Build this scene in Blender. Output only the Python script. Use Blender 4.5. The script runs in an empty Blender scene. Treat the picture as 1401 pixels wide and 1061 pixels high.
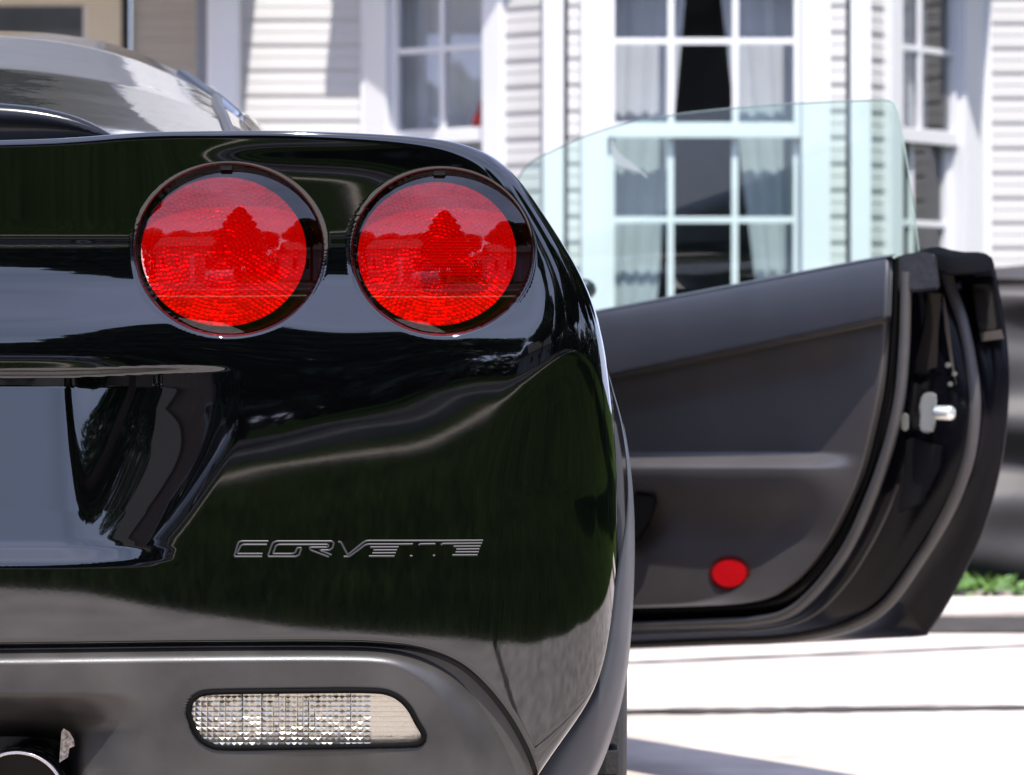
import bpy, bmesh, math, random
import numpy as np
from mathutils import Vector, Matrix

random.seed(7); rng = np.random.default_rng(7)
scene = bpy.context.scene
COL = scene.collection

# ------------------------------------------------------------------ camera
F, D, HC = 5348.0, 3.85, 0.743          # focal length in photo pixels, distance to the car's tail, camera height
CX, CY = 700.5, 463.0                   # principal column and horizon row of the photograph (1401 x 1061)
K = D / F
cam_d = bpy.data.cameras.new('camera'); cam = bpy.data.objects.new('camera', cam_d); COL.objects.link(cam)
cam.location = (0, -D, HC); cam.rotation_euler = (math.radians(90), 0, 0)
cam_d.sensor_width = 36; cam_d.lens = 36 * F / 1401.0
cam_d.shift_y = -(530.5 - CY) / 1401.0
cam_d.clip_start = .05; cam_d.clip_end = 2000
cam_d.dof.use_dof = True; cam_d.dof.focus_distance = D; cam_d.dof.aperture_fstop = 15
scene.camera = cam

# ------------------------------------------------------------------ sky, sun, exposure
SUN_EL, SUN_AZ = 61.0, -10.0             # sun behind the camera, to the left
world = bpy.data.worlds.new('World'); scene.world = world; world.use_nodes = True
nt = world.node_tree; nt.nodes.clear()
sky = nt.nodes.new('ShaderNodeTexSky'); sky.sky_type = 'NISHITA'; sky.sun_disc = False
sky.sun_elevation = math.radians(SUN_EL); sky.sun_rotation = math.radians(180 + SUN_AZ)
bg = nt.nodes.new('ShaderNodeBackground'); bg.inputs[1].default_value = .115
out = nt.nodes.new('ShaderNodeOutputWorld')
tc = nt.nodes.new('ShaderNodeTexCoord'); mp = nt.nodes.new('ShaderNodeMapping')
mp.inputs['Scale'].default_value = (1.3, 1.3, 3.4)
nz = nt.nodes.new('ShaderNodeTexNoise'); nz.inputs['Scale'].default_value = 2.2; nz.inputs['Detail'].default_value = 7; nz.inputs['Distortion'].default_value = .6
rp = nt.nodes.new('ShaderNodeValToRGB'); rp.color_ramp.elements[0].position = .28; rp.color_ramp.elements[1].position = .74
rp.color_ramp.elements[0].color = (.25, .25, .25, 1); rp.color_ramp.elements[1].color = (.9, .9, .9, 1)
mx = nt.nodes.new('ShaderNodeMix'); mx.data_type = 'RGBA'; mx.inputs[7].default_value = (8.6, 9.8, 15.2, 1)
nt.links.new(tc.outputs['Generated'], mp.inputs['Vector']); nt.links.new(mp.outputs[0], nz.inputs['Vector'])
nt.links.new(nz.outputs['Fac'], rp.inputs[0]); nt.links.new(rp.outputs[0], mx.inputs[0])
nt.links.new(sky.outputs[0], mx.inputs[6]); nt.links.new(mx.outputs[2], bg.inputs[0]); nt.links.new(bg.outputs[0], out.inputs[0])
sun_d = bpy.data.lights.new('sun', 'SUN'); sun_d.energy = 4.2; sun_d.angle = math.radians(.53); sun_d.color = (1, .955, .89)
sun = bpy.data.objects.new('sun', sun_d); COL.objects.link(sun)
_el, _az = math.radians(SUN_EL), math.radians(SUN_AZ)
to_sun = Vector((-math.sin(_az) * math.cos(_el), -math.cos(_az) * math.cos(_el), math.sin(_el)))
sun.rotation_euler = to_sun.to_track_quat('Z', 'Y').to_euler(); sun.location = to_sun * 40
vs = scene.view_settings
vs.view_transform = 'Standard'; vs.look = 'None'; vs.exposure = .84; vs.gamma = 1.0
scene.cycles.max_bounces = 10; scene.cycles.transparent_max_bounces = 16
scene.cycles.sample_clamp_indirect = 6; scene.cycles.use_denoising = True
scene.cycles.caustics_reflective = False; scene.cycles.caustics_refractive = False

# ------------------------------------------------------------------ helpers
def W(px, py, dist):
    "the point seen at a photo pixel, at a distance in front of the camera"
    return Vector(((px - CX) / F * dist, dist - D, HC - (py - CY) / F * dist))

def new_obj(name, mesh, parent=None, mat=None, label=None, cat=None, group=None, kind=None):
    o = bpy.data.objects.new(name, mesh); COL.objects.link(o)
    if mat is not None and mesh is not None and not mesh.materials: mesh.materials.append(mat)
    if parent is not None: o.parent = parent
    if label: o['label'] = label
    if cat: o['category'] = cat
    if group: o['group'] = group
    if kind: o['kind'] = kind
    return o

def pydata(verts, faces, smooth=False):
    me = bpy.data.meshes.new('mesh'); me.from_pydata([tuple(v) for v in verts], [], [tuple(f) for f in faces])
    if smooth: me.polygons.foreach_set('use_smooth', [True] * len(me.polygons))
    me.update(); return me

def grid_mesh(P, mask=None, smooth=True, flip=False):
    "P (n,m,3) -> quad sheet; mask (n-1,m-1) keeps quads"
    n, m = P.shape[:2]
    idx = np.arange(n * m).reshape(n, m)
    q = np.stack([idx[:-1, :-1], idx[1:, :-1], idx[1:, 1:], idx[:-1, 1:]], -1)
    if flip: q = q[..., ::-1]
    q = q[mask] if mask is not None else q.reshape(-1, 4)
    used = np.unique(q); remap = -np.ones(n * m, int); remap[used] = np.arange(len(used))
    V = P.reshape(-1, 3)[used]; q = remap[q]
    me = bpy.data.meshes.new('mesh')
    me.vertices.add(len(V)); me.vertices.foreach_set('co', V.astype(np.float32).ravel())
    me.loops.add(q.size); me.loops.foreach_set('vertex_index', q.astype(np.int32).ravel())
    me.polygons.add(len(q)); me.polygons.foreach_set('loop_start', np.arange(0, q.size, 4, dtype=np.int32))
    me.polygons.foreach_set('loop_total', np.full(len(q), 4, np.int32))
    if smooth: me.polygons.foreach_set('use_smooth', np.ones(len(q), bool))
    me.update(calc_edges=True); me.validate(); return me

def join_meshes(meshes):
    bm = bmesh.new()
    for m in meshes: bm.from_mesh(m)
    me = bpy.data.meshes.new('mesh'); bm.to_mesh(me); bm.free()
    for m in meshes: bpy.data.meshes.remove(m)
    return me

def box_bm(bm, a, b, M=None):
    x0, y0, z0 = a; x1, y1, z1 = b
    vs_ = [bm.verts.new(M @ Vector(c) if M else c) for c in ((x0,y0,z0),(x1,y0,z0),(x1,y1,z0),(x0,y1,z0),(x0,y0,z1),(x1,y0,z1),(x1,y1,z1),(x0,y1,z1))]
    for f in ((0,3,2,1),(4,5,6,7),(0,1,5,4),(1,2,6,5),(2,3,7,6),(3,0,4,7)): bm.faces.new([vs_[i] for i in f])

def box_mesh(boxes, M=None, bevel=0.0, seg=2):
    bm = bmesh.new()
    for a, b in boxes: box_bm(bm, a, b, M)
    if bevel: bmesh.ops.bevel(bm, geom=bm.edges[:], offset=bevel, segments=seg, affect='EDGES', profile=.6)
    bmesh.ops.recalc_face_normals(bm, faces=bm.faces[:])
    me = bpy.data.meshes.new('mesh'); bm.to_mesh(me); bm.free()
    return me

def spline(pts, n=200):
    "Catmull-Rom through 2-D/3-D points, resampled evenly"
    P = np.array(pts, float); P = np.vstack([2 * P[0] - P[1], P, 2 * P[-1] - P[-2]])
    outp = []
    for i in range(1, len(P) - 2):
        t = np.linspace(0, 1, 40, endpoint=False)[:, None]
        p0, p1, p2, p3 = P[i-1], P[i], P[i+1], P[i+2]
        outp.append(.5 * ((2*p1) + (-p0+p2)*t + (2*p0-5*p1+4*p2-p3)*t**2 + (-p0+3*p1-3*p2+p3)*t**3))
    Q = np.vstack(outp + [P[-2:-1]])
    s = np.r_[0, np.cumsum(np.linalg.norm(np.diff(Q, axis=0)[:, :2], axis=1))]
    u = np.linspace(0, s[-1], n)
    return np.stack([np.interp(u, s, Q[:, k]) for k in range(Q.shape[1])], 1)

def tube_mesh(path, rad, sides=10, flat=1.0, closed=False, up=Vector((0, -1, 0))):
    "sweep a rounded section along a list of Vectors; rad number or list"
    n = len(path); P = np.zeros((n + (1 if closed else 0), sides + 1, 3))
    for i in range(P.shape[0]):
        j = i % n
        a = path[(j - 1) % n] if (closed or j > 0) else path[0]
        b = path[(j + 1) % n] if (closed or j < n - 1) else path[-1]
        t = (Vector(b) - Vector(a)).normalized(); s = t.cross(up)
        s = s.normalized() if s.length > 1e-6 else Vector((1, 0, 0)); u = s.cross(t)
        r = rad[j] if hasattr(rad, '__len__') else rad
        for k in range(sides + 1):
            an = 2 * math.pi * k / sides
            P[i, k] = Vector(path[j]) + s * math.cos(an) * r + u * math.sin(an) * r * flat
    return grid_mesh(P)

def prism_mesh(ring_a, ring_b, smooth=False):
    n = len(ring_a); v = list(ring_a) + list(ring_b)
    f = [tuple(range(n - 1, -1, -1)), tuple(range(n, 2 * n))] + [(i, (i + 1) % n, n + (i + 1) % n, n + i) for i in range(n)]
    bm = bmesh.new(); me = pydata(v, f); bm.from_mesh(me); bmesh.ops.recalc_face_normals(bm, faces=bm.faces[:]); bm.to_mesh(me); bm.free()
    return me

def lathe_mesh(profile, axis_pt, axis=Vector((1, 0, 0)), seg=64):
    "profile list of (along axis, radius)"
    ax = axis.normalized(); u = ax.orthogonal().normalized(); v = ax.cross(u)
    P = np.zeros((len(profile), seg + 1, 3))
    for i, (h, r) in enumerate(profile):
        for k in range(seg + 1):
            a = 2 * math.pi * k / seg
            P[i, k] = Vector(axis_pt) + ax * h + (u * math.cos(a) + v * math.sin(a)) * r
    return grid_mesh(P)

def sst(a, b, x):
    t = np.clip((np.asarray(x, float) - a) / (b - a), 0, 1); return t * t * (3 - 2 * t)

# ------------------------------------------------------------------ materials
def mat(name, col, rough=.5, metal=0.0, ior=1.5, spec=.5, coat=0.0, var=0.0, vscale=8.0, bump=0.0, bscale=60.0, rvar=0.0, detail=6.0, emit=None, stretch=None, col2=None, sheen=0.0):
    m = bpy.data.materials.new(name); m.use_nodes = True; n = m.node_tree; b = n.nodes['Principled BSDF']
    b.inputs['Base Color'].default_value = (*col, 1); b.inputs['Roughness'].default_value = rough; b.inputs['Metallic'].default_value = metal
    b.inputs['IOR'].default_value = ior; b.inputs['Specular IOR Level'].default_value = spec
    b.inputs['Coat Weight'].default_value = coat; b.inputs['Coat Roughness'].default_value = .012
    t = n.nodes.new('ShaderNodeTexCoord'); vec = t.outputs['Object']
    if stretch:
        mm = n.nodes.new('ShaderNodeMapping'); mm.inputs['Scale'].default_value = stretch; n.links.new(vec, mm.inputs[0]); vec = mm.outputs[0]
    if var or col2:
        q = n.nodes.new('ShaderNodeTexNoise'); q.inputs['Scale'].default_value = vscale; q.inputs['Detail'].default_value = detail; n.links.new(vec, q.inputs['Vector'])
        r = n.nodes.new('ShaderNodeValToRGB'); r.color_ramp.elements[0].position = .32; r.color_ramp.elements[1].position = .68
        c2 = col2 or tuple(min(1, c * (1 + var)) for c in col); c1 = col if col2 else tuple(c * (1 - var) for c in col)
        r.color_ramp.elements[0].color = (*c1, 1); r.color_ramp.elements[1].color = (*c2, 1)
        n.links.new(q.outputs['Fac'], r.inputs[0]); n.links.new(r.outputs[0], b.inputs['Base Color'])
    if rvar:
        q = n.nodes.new('ShaderNodeTexNoise'); q.inputs['Scale'].default_value = vscale * 1.7; q.inputs['Detail'].default_value = 8; n.links.new(vec, q.inputs['Vector'])
        r = n.nodes.new('ShaderNodeMapRange'); r.inputs[3].default_value = max(0, rough - rvar); r.inputs[4].default_value = rough + rvar; r.inputs[1].default_value = .3; r.inputs[2].default_value = .7
        n.links.new(q.outputs['Fac'], r.inputs[0]); n.links.new(r.outputs[0], b.inputs['Roughness'])
    if bump:
        q = n.nodes.new('ShaderNodeTexNoise'); q.inputs['Scale'].default_value = bscale; q.inputs['Detail'].default_value = 5; n.links.new(vec, q.inputs['Vector'])
        bp = n.nodes.new('ShaderNodeBump'); bp.inputs['Strength'].default_value = bump; bp.inputs['Distance'].default_value = .01
        n.links.new(q.outputs['Fac'], bp.inputs['Height']); n.links.new(bp.outputs[0], b.inputs['Normal'])
    if emit: b.inputs['Emission Color'].default_value = (*emit, 1); b.inputs['Emission Strength'].default_value = 1
    return m

def glass_mat(name, col, rough=.01, ior=1.5, bump=0.0, bscale=40):
    m = bpy.data.materials.new(name); m.use_nodes = True; n = m.node_tree; n.nodes.clear()
    o = n.nodes.new('ShaderNodeOutputMaterial'); mixs = n.nodes.new('ShaderNodeMixShader'); fr = n.nodes.new('ShaderNodeFresnel'); fr.inputs[0].default_value = ior
    ge = n.nodes.new('ShaderNodeNewGeometry'); mr = n.nodes.new('ShaderNodeMapRange'); mr.inputs[3].default_value = ior; mr.inputs[4].default_value = 1 / ior
    n.links.new(ge.outputs['Backfacing'], mr.inputs[0]); n.links.new(mr.outputs[0], fr.inputs[0])
    tr = n.nodes.new('ShaderNodeBsdfTransparent'); tr.inputs[0].default_value = (*col, 1); gl = n.nodes.new('ShaderNodeBsdfGlossy'); gl.inputs['Roughness'].default_value = rough
    n.links.new(fr.outputs[0], mixs.inputs[0]); n.links.new(tr.outputs[0], mixs.inputs[1]); n.links.new(gl.outputs[0], mixs.inputs[2]); n.links.new(mixs.outputs[0], o.inputs[0])
    if bump:
        t = n.nodes.new('ShaderNodeTexCoord'); q = n.nodes.new('ShaderNodeTexNoise'); q.inputs['Scale'].default_value = bscale; n.links.new(t.outputs['Object'], q.inputs['Vector'])
        bp = n.nodes.new('ShaderNodeBump'); bp.inputs['Strength'].default_value = bump; bp.inputs['Distance'].default_value = .01
        n.links.new(q.outputs['Fac'], bp.inputs['Height']); n.links.new(bp.outputs[0], gl.inputs['Normal']); n.links.new(bp.outputs[0], fr.inputs['Normal'])
    return m

M_PAINT = mat('black_paint', (.0007, .0007, .001), .03, ior=1.5, coat=1.0, bump=.0003, bscale=240)
_n = M_PAINT.node_tree; _n.links.new(_n.nodes['Bump'].outputs[0], _n.nodes['Principled BSDF'].inputs['Coat Normal'])
M_PLASTIC = mat('charcoal_plastic', (.032, .030, .028), .36, var=.42, vscale=11, bump=.06, bscale=900, rvar=.09)
M_FLARE = mat('satin_flare', (.042, .047, .058), .42, var=.12, vscale=12, bump=.04, bscale=900, rvar=.05)
M_GASKET = mat('black_gasket', (.003, .003, .003), .8, spec=.08)
M_HOLE = mat('dark_cavity', (.006, .005, .005), .7)
M_STEEL = mat('exhaust_steel', (.52, .48, .45), .22, metal=1, rvar=.1, vscale=30)
M_SOOT = mat('exhaust_soot', (.012, .011, .01), .8)
M_RUBBER = mat('tyre_rubber', (.018, .018, .019), .75, bump=.2, bscale=300)
M_LENS = glass_mat('red_lens', (.66, .003, .010), ior=1.66)
M_REFL = mat('lamp_reflector', (.78, .26, .26), .3, metal=.45)
M_RIM = mat('lamp_rim', (.010, .004, .004), .5, spec=.1)
M_CLEAR = glass_mat('clear_lens', (.90, .89, .86), bump=.12, bscale=90)
M_SILVER = mat('silver_facet', (.62, .60, .54), .3, metal=1.0, bump=.08, bscale=200)
M_LETTER = mat('letter_highlight', (.032, .031, .036), .42, metal=.2)  # grey stands in for edge highlights on body-coloured embossed letters
M_GLASSDK = mat('hatch_glass', (.010, .013, .013), .012, ior=1.45, bump=.12, bscale=5)
M_TRIM = mat('black_trim', (.012, .012, .013), .3)
M_DOORPAD = mat('door_pad', (.034, .035, .041), .45, var=.08, vscale=10, bump=.08, bscale=1400)
M_DOORCARD = mat('door_card', (.066, .060, .058), .40, var=.10, vscale=6, bump=.06, bscale=1400)
M_SEAL = mat('rubber_seal', (.055, .052, .052), .5, var=.12, vscale=20)
M_JAMB = mat('jamb_paint', (.003, .003, .005), .22, spec=.14)
M_GREENGL = glass_mat('tinted_glass', (.73, .89, .84), ior=1.5)
M_GLEDGE = mat('glass_edge', (.26, .33, .28), .2)
M_LATCH = mat('latch_steel', (.78, .79, .74), .30, metal=.7)
M_REDREF = mat('red_reflector', (.62, .004, .009), .4, spec=.3, bump=.3, bscale=260)
M_FOIL = mat('clear_film', (.055, .055, .06), .18, bump=.2, bscale=50)
M_GLARE = mat('glare_patch', (.75, .78, .70), .6)  # pale colour for a reflection painted on the door glass
M_CONC = mat('concrete', (.50, .43, .375), .85, var=.26, vscale=3.2, bump=.25, bscale=120, detail=10)
M_TAR = mat('tar_joint', (.02, .02, .02), .95, spec=.1, col2=(.13, .125, .12), vscale=5, bump=.5, bscale=60, stretch=(1, 4, 4))
M_MOSS = mat('mossy_joint', (.05, .045, .03), .95, col2=(.11, .10, .075), vscale=30, bump=.6, bscale=90)
M_GRASS = mat('grass', (.014, .028, .006), 1.0, spec=0.0, col2=(.034, .052, .014), vscale=.9, bump=1.0, bscale=30, detail=12)
M_ASPH = mat('asphalt', (.045, .045, .05), .95, spec=.1, var=.2, vscale=4, bump=.2, bscale=200)
M_WALK = mat('sidewalk', (.60, .50, .37), .85, var=.12, vscale=2, bump=.2, bscale=100)
M_ROADK = mat('kerb_stone', (.22, .21, .19), .9, var=.2, vscale=3)
M_SIDING = mat('vinyl_siding', (.52, .505, .495), .55, var=.03, vscale=2, bump=.05, bscale=30, stretch=(.4, 6, 6))
M_WHITE = mat('white_trim', (.70, .70, .72), .45, var=.02, vscale=3)
M_CREAM = mat('cream_trim', (.72, .66, .55), .5, var=.03, vscale=3)
M_WINGL = glass_mat('window_glass', (.84, .86, .87), ior=2.0)
M_CURT = mat('curtain', (.62, .63, .66), .9, var=.06, vscale=5)
M_ROOM = mat('room_wall', (.30, .29, .31), .9, var=.2, vscale=2)
M_ROOF = mat('shingle', (.07, .065, .06), .9, var=.3, vscale=12)
M_BARK = mat('bark', (.09, .065, .045), .95, var=.3, vscale=12, bump=.5, bscale=30)
M_LEAF = mat('leaf', (.028, .055, .014), .6, col2=(.06, .095, .026), vscale=1.2)
M_LEAFD = mat('conifer_needles', (.016, .036, .014), .6, col2=(.036, .06, .022), vscale=1.2)
M_SILVERCAR = mat('silver_paint', (.42, .43, .45), .25, metal=.6, coat=.8)
M_GREYCAR = mat('grey_car_paint', (.045, .040, .040), .3, coat=.3)
M_STONE = mat('edging_stone', (.30, .25, .21), .9, var=.25, vscale=9, bump=.6, bscale=30)
M_DKSTRIP = mat('dark_ground', (.035, .028, .022), .95, var=.4, vscale=12, bump=.7, bscale=40)  # dark mottled ground colour
M_BRICK = mat('far_wall', (.34, .24, .19), .85, var=.15, vscale=3)
M_HEAD = mat('headlamp_glass', (.35, .36, .38), .08, coat=1)
M_RED = mat('red_cloth', (.45, .04, .05), .8)

# ------------------------------------------------------------------ the ground, driveway, road
GZ = -.12
o = new_obj('lawn', box_mesh([((-400, -400, GZ - .4), (400, 400, GZ))]), mat=M_GRASS, kind='structure')

def inside(poly, px, py):
    res = np.zeros(px.shape, bool); n = len(poly)
    for i in range(n):
        x1, y1 = poly[i][:2]; x2, y2 = poly[(i + 1) % n][:2]
        if y1 == y2: continue
        res ^= ((y1 > py) != (y2 > py)) & (px < (x2 - x1) * (py - y1) / (y2 - y1) + x1)
    return res
OUTL = [(-7.0, -9.5), (-.6, -6.75), (.3, -5.45), (1.7, -4.5), (3.2, -3.2), (4.5, -1.3), (5.1, .8), (5.3, 4.4), (5.3, 7.1), (-7.0, 7.1)]
_n = 190000; gx = rng.uniform(-10, 17, _n); gy = rng.uniform(-17, 8, _n); _q = (gx - .2) ** 2 + (gy + 1) ** 2
ok = ~inside(OUTL, gx, gy) & ((rng.random(_n) < 60 / (_q + 10)) | (_q < 70)) & (gy > -16.4) & (gx > -7.2 + 0 * gx)
gx, gy = gx[ok], gy[ok]; _n = len(gx); gh = .03 + .05 * rng.random(_n); ga = rng.random(_n) * 6.283; gl = rng.normal(0, .025, (_n, 2))
V = np.zeros((_n, 3, 3)); V[:, 0] = np.stack([gx - .006 * np.cos(ga), gy - .006 * np.sin(ga), np.full(_n, GZ)], 1); V[:, 1] = np.stack([gx + .006 * np.cos(ga), gy + .006 * np.sin(ga), np.full(_n, GZ)], 1); V[:, 2] = np.stack([gx + gl[:, 0], gy + gl[:, 1], GZ + gh], 1)
new_obj('grass', pydata(V.reshape(-1, 3).tolist(), np.arange(3 * _n).reshape(-1, 3).tolist()), mat=mat('grass_blade', (.022, .055, .008), .8, spec=.1, col2=(.07, .10, .025), vscale=14), kind='stuff')
drive = new_obj('driveway', None, kind='structure')
YB, YF = -6.1, 7.08
def slab(pts, name='slab', top=0.0):
    lo = [(x, y, GZ - .02) for x, y in pts]; hi = [(x, y, top) for x, y in pts]
    me = prism_mesh(lo, hi)
    bm = bmesh.new(); bm.from_mesh(me)
    bmesh.ops.bevel(bm, geom=[e for e in bm.edges if all(v.co.z > top - .001 for v in e.verts)], offset=.008, segments=2, affect='EDGES')
    bm.to_mesh(me); bm.free()
    return new_obj(name, me, drive, M_CONC)
def j1(x): return 3.90 + (x - .23) * .115       # tar joint
def j2(x): return 5.06 + (x - .23) * .50        # fine joint
XL, XR, XM = -7.0, 5.3, 1.30
g = .02
slab([(XL, j1(XL) + g), (XR, j1(XR) + g), (XR, 6.0), (XL, 6.0)] if False else [(XL, j1(XL) + g), (XR, j1(XR) + g), (XR, YF), (XL, YF)])
slab([(XL, -9.5), (-.6, -6.75), (.3, -5.45), (XM - .035, -4.78), (XM - .035, j1(XM) - g), (XL, j1(XL) - g)])
slab([(XM + .035, -4.73), (1.7, -4.5), (3.2, -3.2), (4.5, -1.3), (5.1, .8), (XR, j1(XR) - g), (XM + .035, j1(XM) - g)])
def strip(xs, fy, w, mat_, name, z=.004):
    v, f = [], []
    for i, x in enumerate(xs):
        wv = w * (.75 + .5 * random.random())
        v += [(x, fy(x) - wv / 2, z), (x, fy(x) + wv / 2, z)]
        if i: f.append((2*i-2, 2*i, 2*i+1, 2*i-1))
    return new_obj(name, pydata(v, f), drive, mat_)
strip(np.linspace(XL, XR, 500), j1, .085, M_TAR, 'tar_joint')
strip(np.linspace(XL, XR, 300), j2, .045, mat('fine_joint', (.10, .10, .085), .9), 'saw_cut')
v, f = [], []
for i, y in enumerate(np.linspace(-4.5, j1(XM) - .04, 160)):
    w_ = .045 * (.8 + .5 * random.random()); v += [(XM - w_, y, .003), (XM + w_, y, .003)]
    if i: f.append((2*i-2, 2*i-1, 2*i+1, 2*i))
new_obj('mossy_joint', pydata(v, f), drive, M_MOSS)
bandd = new_obj('dark_strip', box_mesh([((-7, 5.98, GZ), (5.3, 6.52, .006))]), drive, M_DKSTRIP)  # flat dark band in front of the path
path = new_obj('garden_path', box_mesh([((-7, 6.52, GZ), (5.3, 7.06, .022))], bevel=.01), mat=M_CONC, kind='structure')
sidewalk = new_obj('sidewalk', box_mesh([((-120, -17.3, GZ - .01), (120, -16.6, -.085))], bevel=.01), mat=M_WALK, kind='structure')
road = new_obj('road', box_mesh([((-160, -30.5, GZ - .1), (160, -21.2, -.15 + .045))]), mat=M_ASPH, kind='structure')
kerb = new_obj('kerb', box_mesh([((-160, -21.2, GZ - .05), (160, -20.65, .0))], bevel=.015), mat=M_ROADK, kind='structure')
new_obj('kerb', box_mesh([((-160, -30.72, GZ - .05), (160, -30.5, .02))], bevel=.015), mat=M_WALK, kind='structure')

# ------------------------------------------------------------------ the black car
XC = (-410 - CX) * K                    # its centre line
car = new_obj('sports_car', None, label='black glossy sports car seen from behind with its right door open', cat='car')
car.location = (0, 0, 0)

SIL = spline([(-410,200,12),(-200,196,12),(0,192,12),(60,190.5,12),(115,188,12),(160,183.5,12),(200,181,12),(350,179,12),(450,181,13),(520,184,14),(580,188,17),(620,193,22),(655,202,28),(685,218,36),(710,243,46),
    (735,280,56),(765,325,68),(795,374,84),(812,414,102),(825,460,128),(834,520,160),(841,590,190),(844.5,660,210),(845,720,215),(842,790,150),(836,850,145),(828,900,130),(815,945,105),(790,985,80),(760,1025,62),(738,1058,52),(715,1095,45),(690,1140,40)], 5000)
_k = np.hanning(401); _k /= _k.sum()
for _c in range(3): SIL[:, _c] = SIL[:, _c] + (np.convolve(np.pad(SIL[:, _c], 200, mode='reflect', reflect_type='odd'), _k, 'valid') - SIL[:, _c])
EDGE_A = spline([(-410,884),(0,881),(250,878),(450,877),(530,880),(585,889),(630,908),(665,938),(697,978),(722,1022),(737,1061),(748,1110),(752,1180)], 2500)
_i = int(np.argmin(np.abs(SIL[:, 1] - 690) + 1e3 * (SIL[:, 0] < 800)))
_t = np.linspace(0, 1, 1200)[1:, None]; _e = SIL[_i]; _d = (SIL[_i] - SIL[_i - 20]); _d = _d[:2] / np.linalg.norm(_d[:2])
SIL2 = np.vstack([SIL[:_i + 1], np.hstack([_e[:2] + _d * _t * 560 + np.array([-30., 0]) * _t ** 2, np.full((1199, 1), _e[2])])])   # flank carried on downward
SILB = SIL[_i:]                                                                                # true lower outline, small radius
LAMPS = [(313.5, 342.0, 134.0, 121.0), (605.0, 345.0, 128.5, 116.5)]

# tilt of the skin (degrees, + faces up) at stations across the tail
ST_X = np.array([-410., 60., 250., 330., 460., 600., 665., 715., 780., 850.])
def kn(*a): return a
TK = [
 kn((150,-4.2),(215,-4.0),(300,-3.5),(318,-2.9),(330,-1.5),(346,.3),(362,3.5),(376,8.5),(398,13),(438,13.5),(456,10),(472,5),(486,.3),(496,-1.6),(506,-1.2),(520,-.3),(600,-.2),(900,-.25),(1200,-.4)),
 kn((150,-4.2),(215,-4.0),(300,-3.5),(318,-2.9),(330,-1.5),(346,.3),(362,3.5),(376,8.5),(398,13),(438,13.5),(456,10),(472,5),(486,.3),(496,-1.6),(506,-1.2),(520,-.3),(600,-.2),(900,-.25),(1200,-.4)),
 kn((150,-4.2),(215,-3.9),(300,-3.4),(318,-2.9),(330,-1.5),(346,.3),(362,3.5),(376,8.5),(398,13),(432,13),(452,8),(468,4.5),(486,2.2),(500,1.2),(540,1.2),(600,.4),(660,-.1),(900,-.25),(1200,-.4)),
 kn((150,-4),(196,-3.0),(212,-1.5),(228,-2.4),(250,-3.3),(318,-2.8),(330,-1.3),(346,.3),(362,3.5),(376,8.5),(398,13),(432,13),(452,8),(468,5),(490,3.5),(530,2.2),(570,1.0),(600,.2),(640,-.2),(900,-.25),(1200,-.4)),
 kn((150,-4),(194,-3.0),(210,-1.4),(230,-2.2),(250,-3.0),(318,-2.6),(330,-1.2),(346,.4),(362,3.5),(376,8.5),(398,13),(440,13),(458,9),(472,5.5),(498,3.6),(530,1.7),(558,.4),(584,-.2),(640,-.38),(900,-.25),(1200,-.4)),
 kn((150,-2.6),(195,-2.0),(212,-.8),(235,-1.2),(318,-1.4),(335,-.6),(350,1.5),(372,7),(400,13),(444,13),(452,8.5),(466,4.4),(482,2.4),(500,1.1),(518,.2),(540,-.35),(640,-.5),(900,-.25),(1200,-.4)),
 kn((150,-2.0),(200,-1.6),(300,-.8),(350,1.8),(400,10),(440,10),(454,7.5),(470,3.6),(486,1.8),(502,.5),(520,-.3),(545,-.75),(600,-.8),(660,-.55),(900,-.25),(1200,-.4)),
 kn((150,-1.6),(200,-1.2),(300,-.4),(350,2),(400,8),(440,9),(456,7),(472,3.4),(488,1.8),(506,.4),(526,-.5),(560,-.9),(610,-.8),(680,-.5),(900,-.25),(1200,-.4)),
 kn((150,-1),(250,0),(350,2),(400,5),(440,4.2),(470,2.6),(500,1.2),(530,.1),(565,-.5),(640,-.7),(900,-.3),(1200,-.4)),
 kn((150,-1),(250,0),(350,2),(400,5),(430,4.2),(455,2.4),(480,1.0),(505,-.1),(540,-.6),(640,-.7),(900,-.3),(1200,-.4)),
]
_yy = np.arange(120.0, 1260.0, 1.0)
_ker = np.exp(-.5 * (np.arange(-12, 13) / 4.0) ** 2); _ker /= _ker.sum()
_prof = []
for kk in TK:
    t = np.interp(_yy, [a for a, _ in kk], [b for _, b in kk])
    t = np.convolve(np.pad(t, 12, mode='edge'), _ker, 'valid')
    Yp = -np.cumsum(np.tan(np.radians(t))); Yp -= np.interp(860., _yy, Yp)
    _prof.append(Yp)
_prof = np.array(_prof)

_xs = np.arange(-420., 920., 4.0)
def _pchip(x, xp, Yp):
    h = np.diff(xp)[:, None]; d = np.diff(Yp, axis=0) / h; m = np.zeros_like(Yp)
    same = d[:-1] * d[1:] > 0; w1 = 2 * h[1:] + h[:-1]; w2 = h[1:] + 2 * h[:-1]
    m[1:-1] = np.where(same, (w1 + w2) / np.where(same, w1 / np.where(d[:-1] == 0, 1, d[:-1]) + w2 / np.where(d[1:] == 0, 1, d[1:]), 1), 0)
    i = np.clip(np.searchsorted(xp, x) - 1, 0, len(xp) - 2); t = (np.clip(x, xp[0], xp[-1]) - xp[i])[:, None] / h[i]
    return (2*t**3 - 3*t**2 + 1) * Yp[i] + (t**3 - 2*t**2 + t) * h[i] * m[i] + (-2*t**3 + 3*t**2) * Yp[i+1] + (t**3 - t**2) * h[i] * m[i+1]
_tab = _pchip(_xs, ST_X, _prof)
_kx = np.exp(-.5 * (np.arange(-24, 25) * 4 / 34.0) ** 2); _kx /= _kx.sum()
_tab = np.apply_along_axis(lambda c: np.convolve(np.pad(c, 24, mode='edge'), _kx, 'valid'), 0, _tab)

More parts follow.
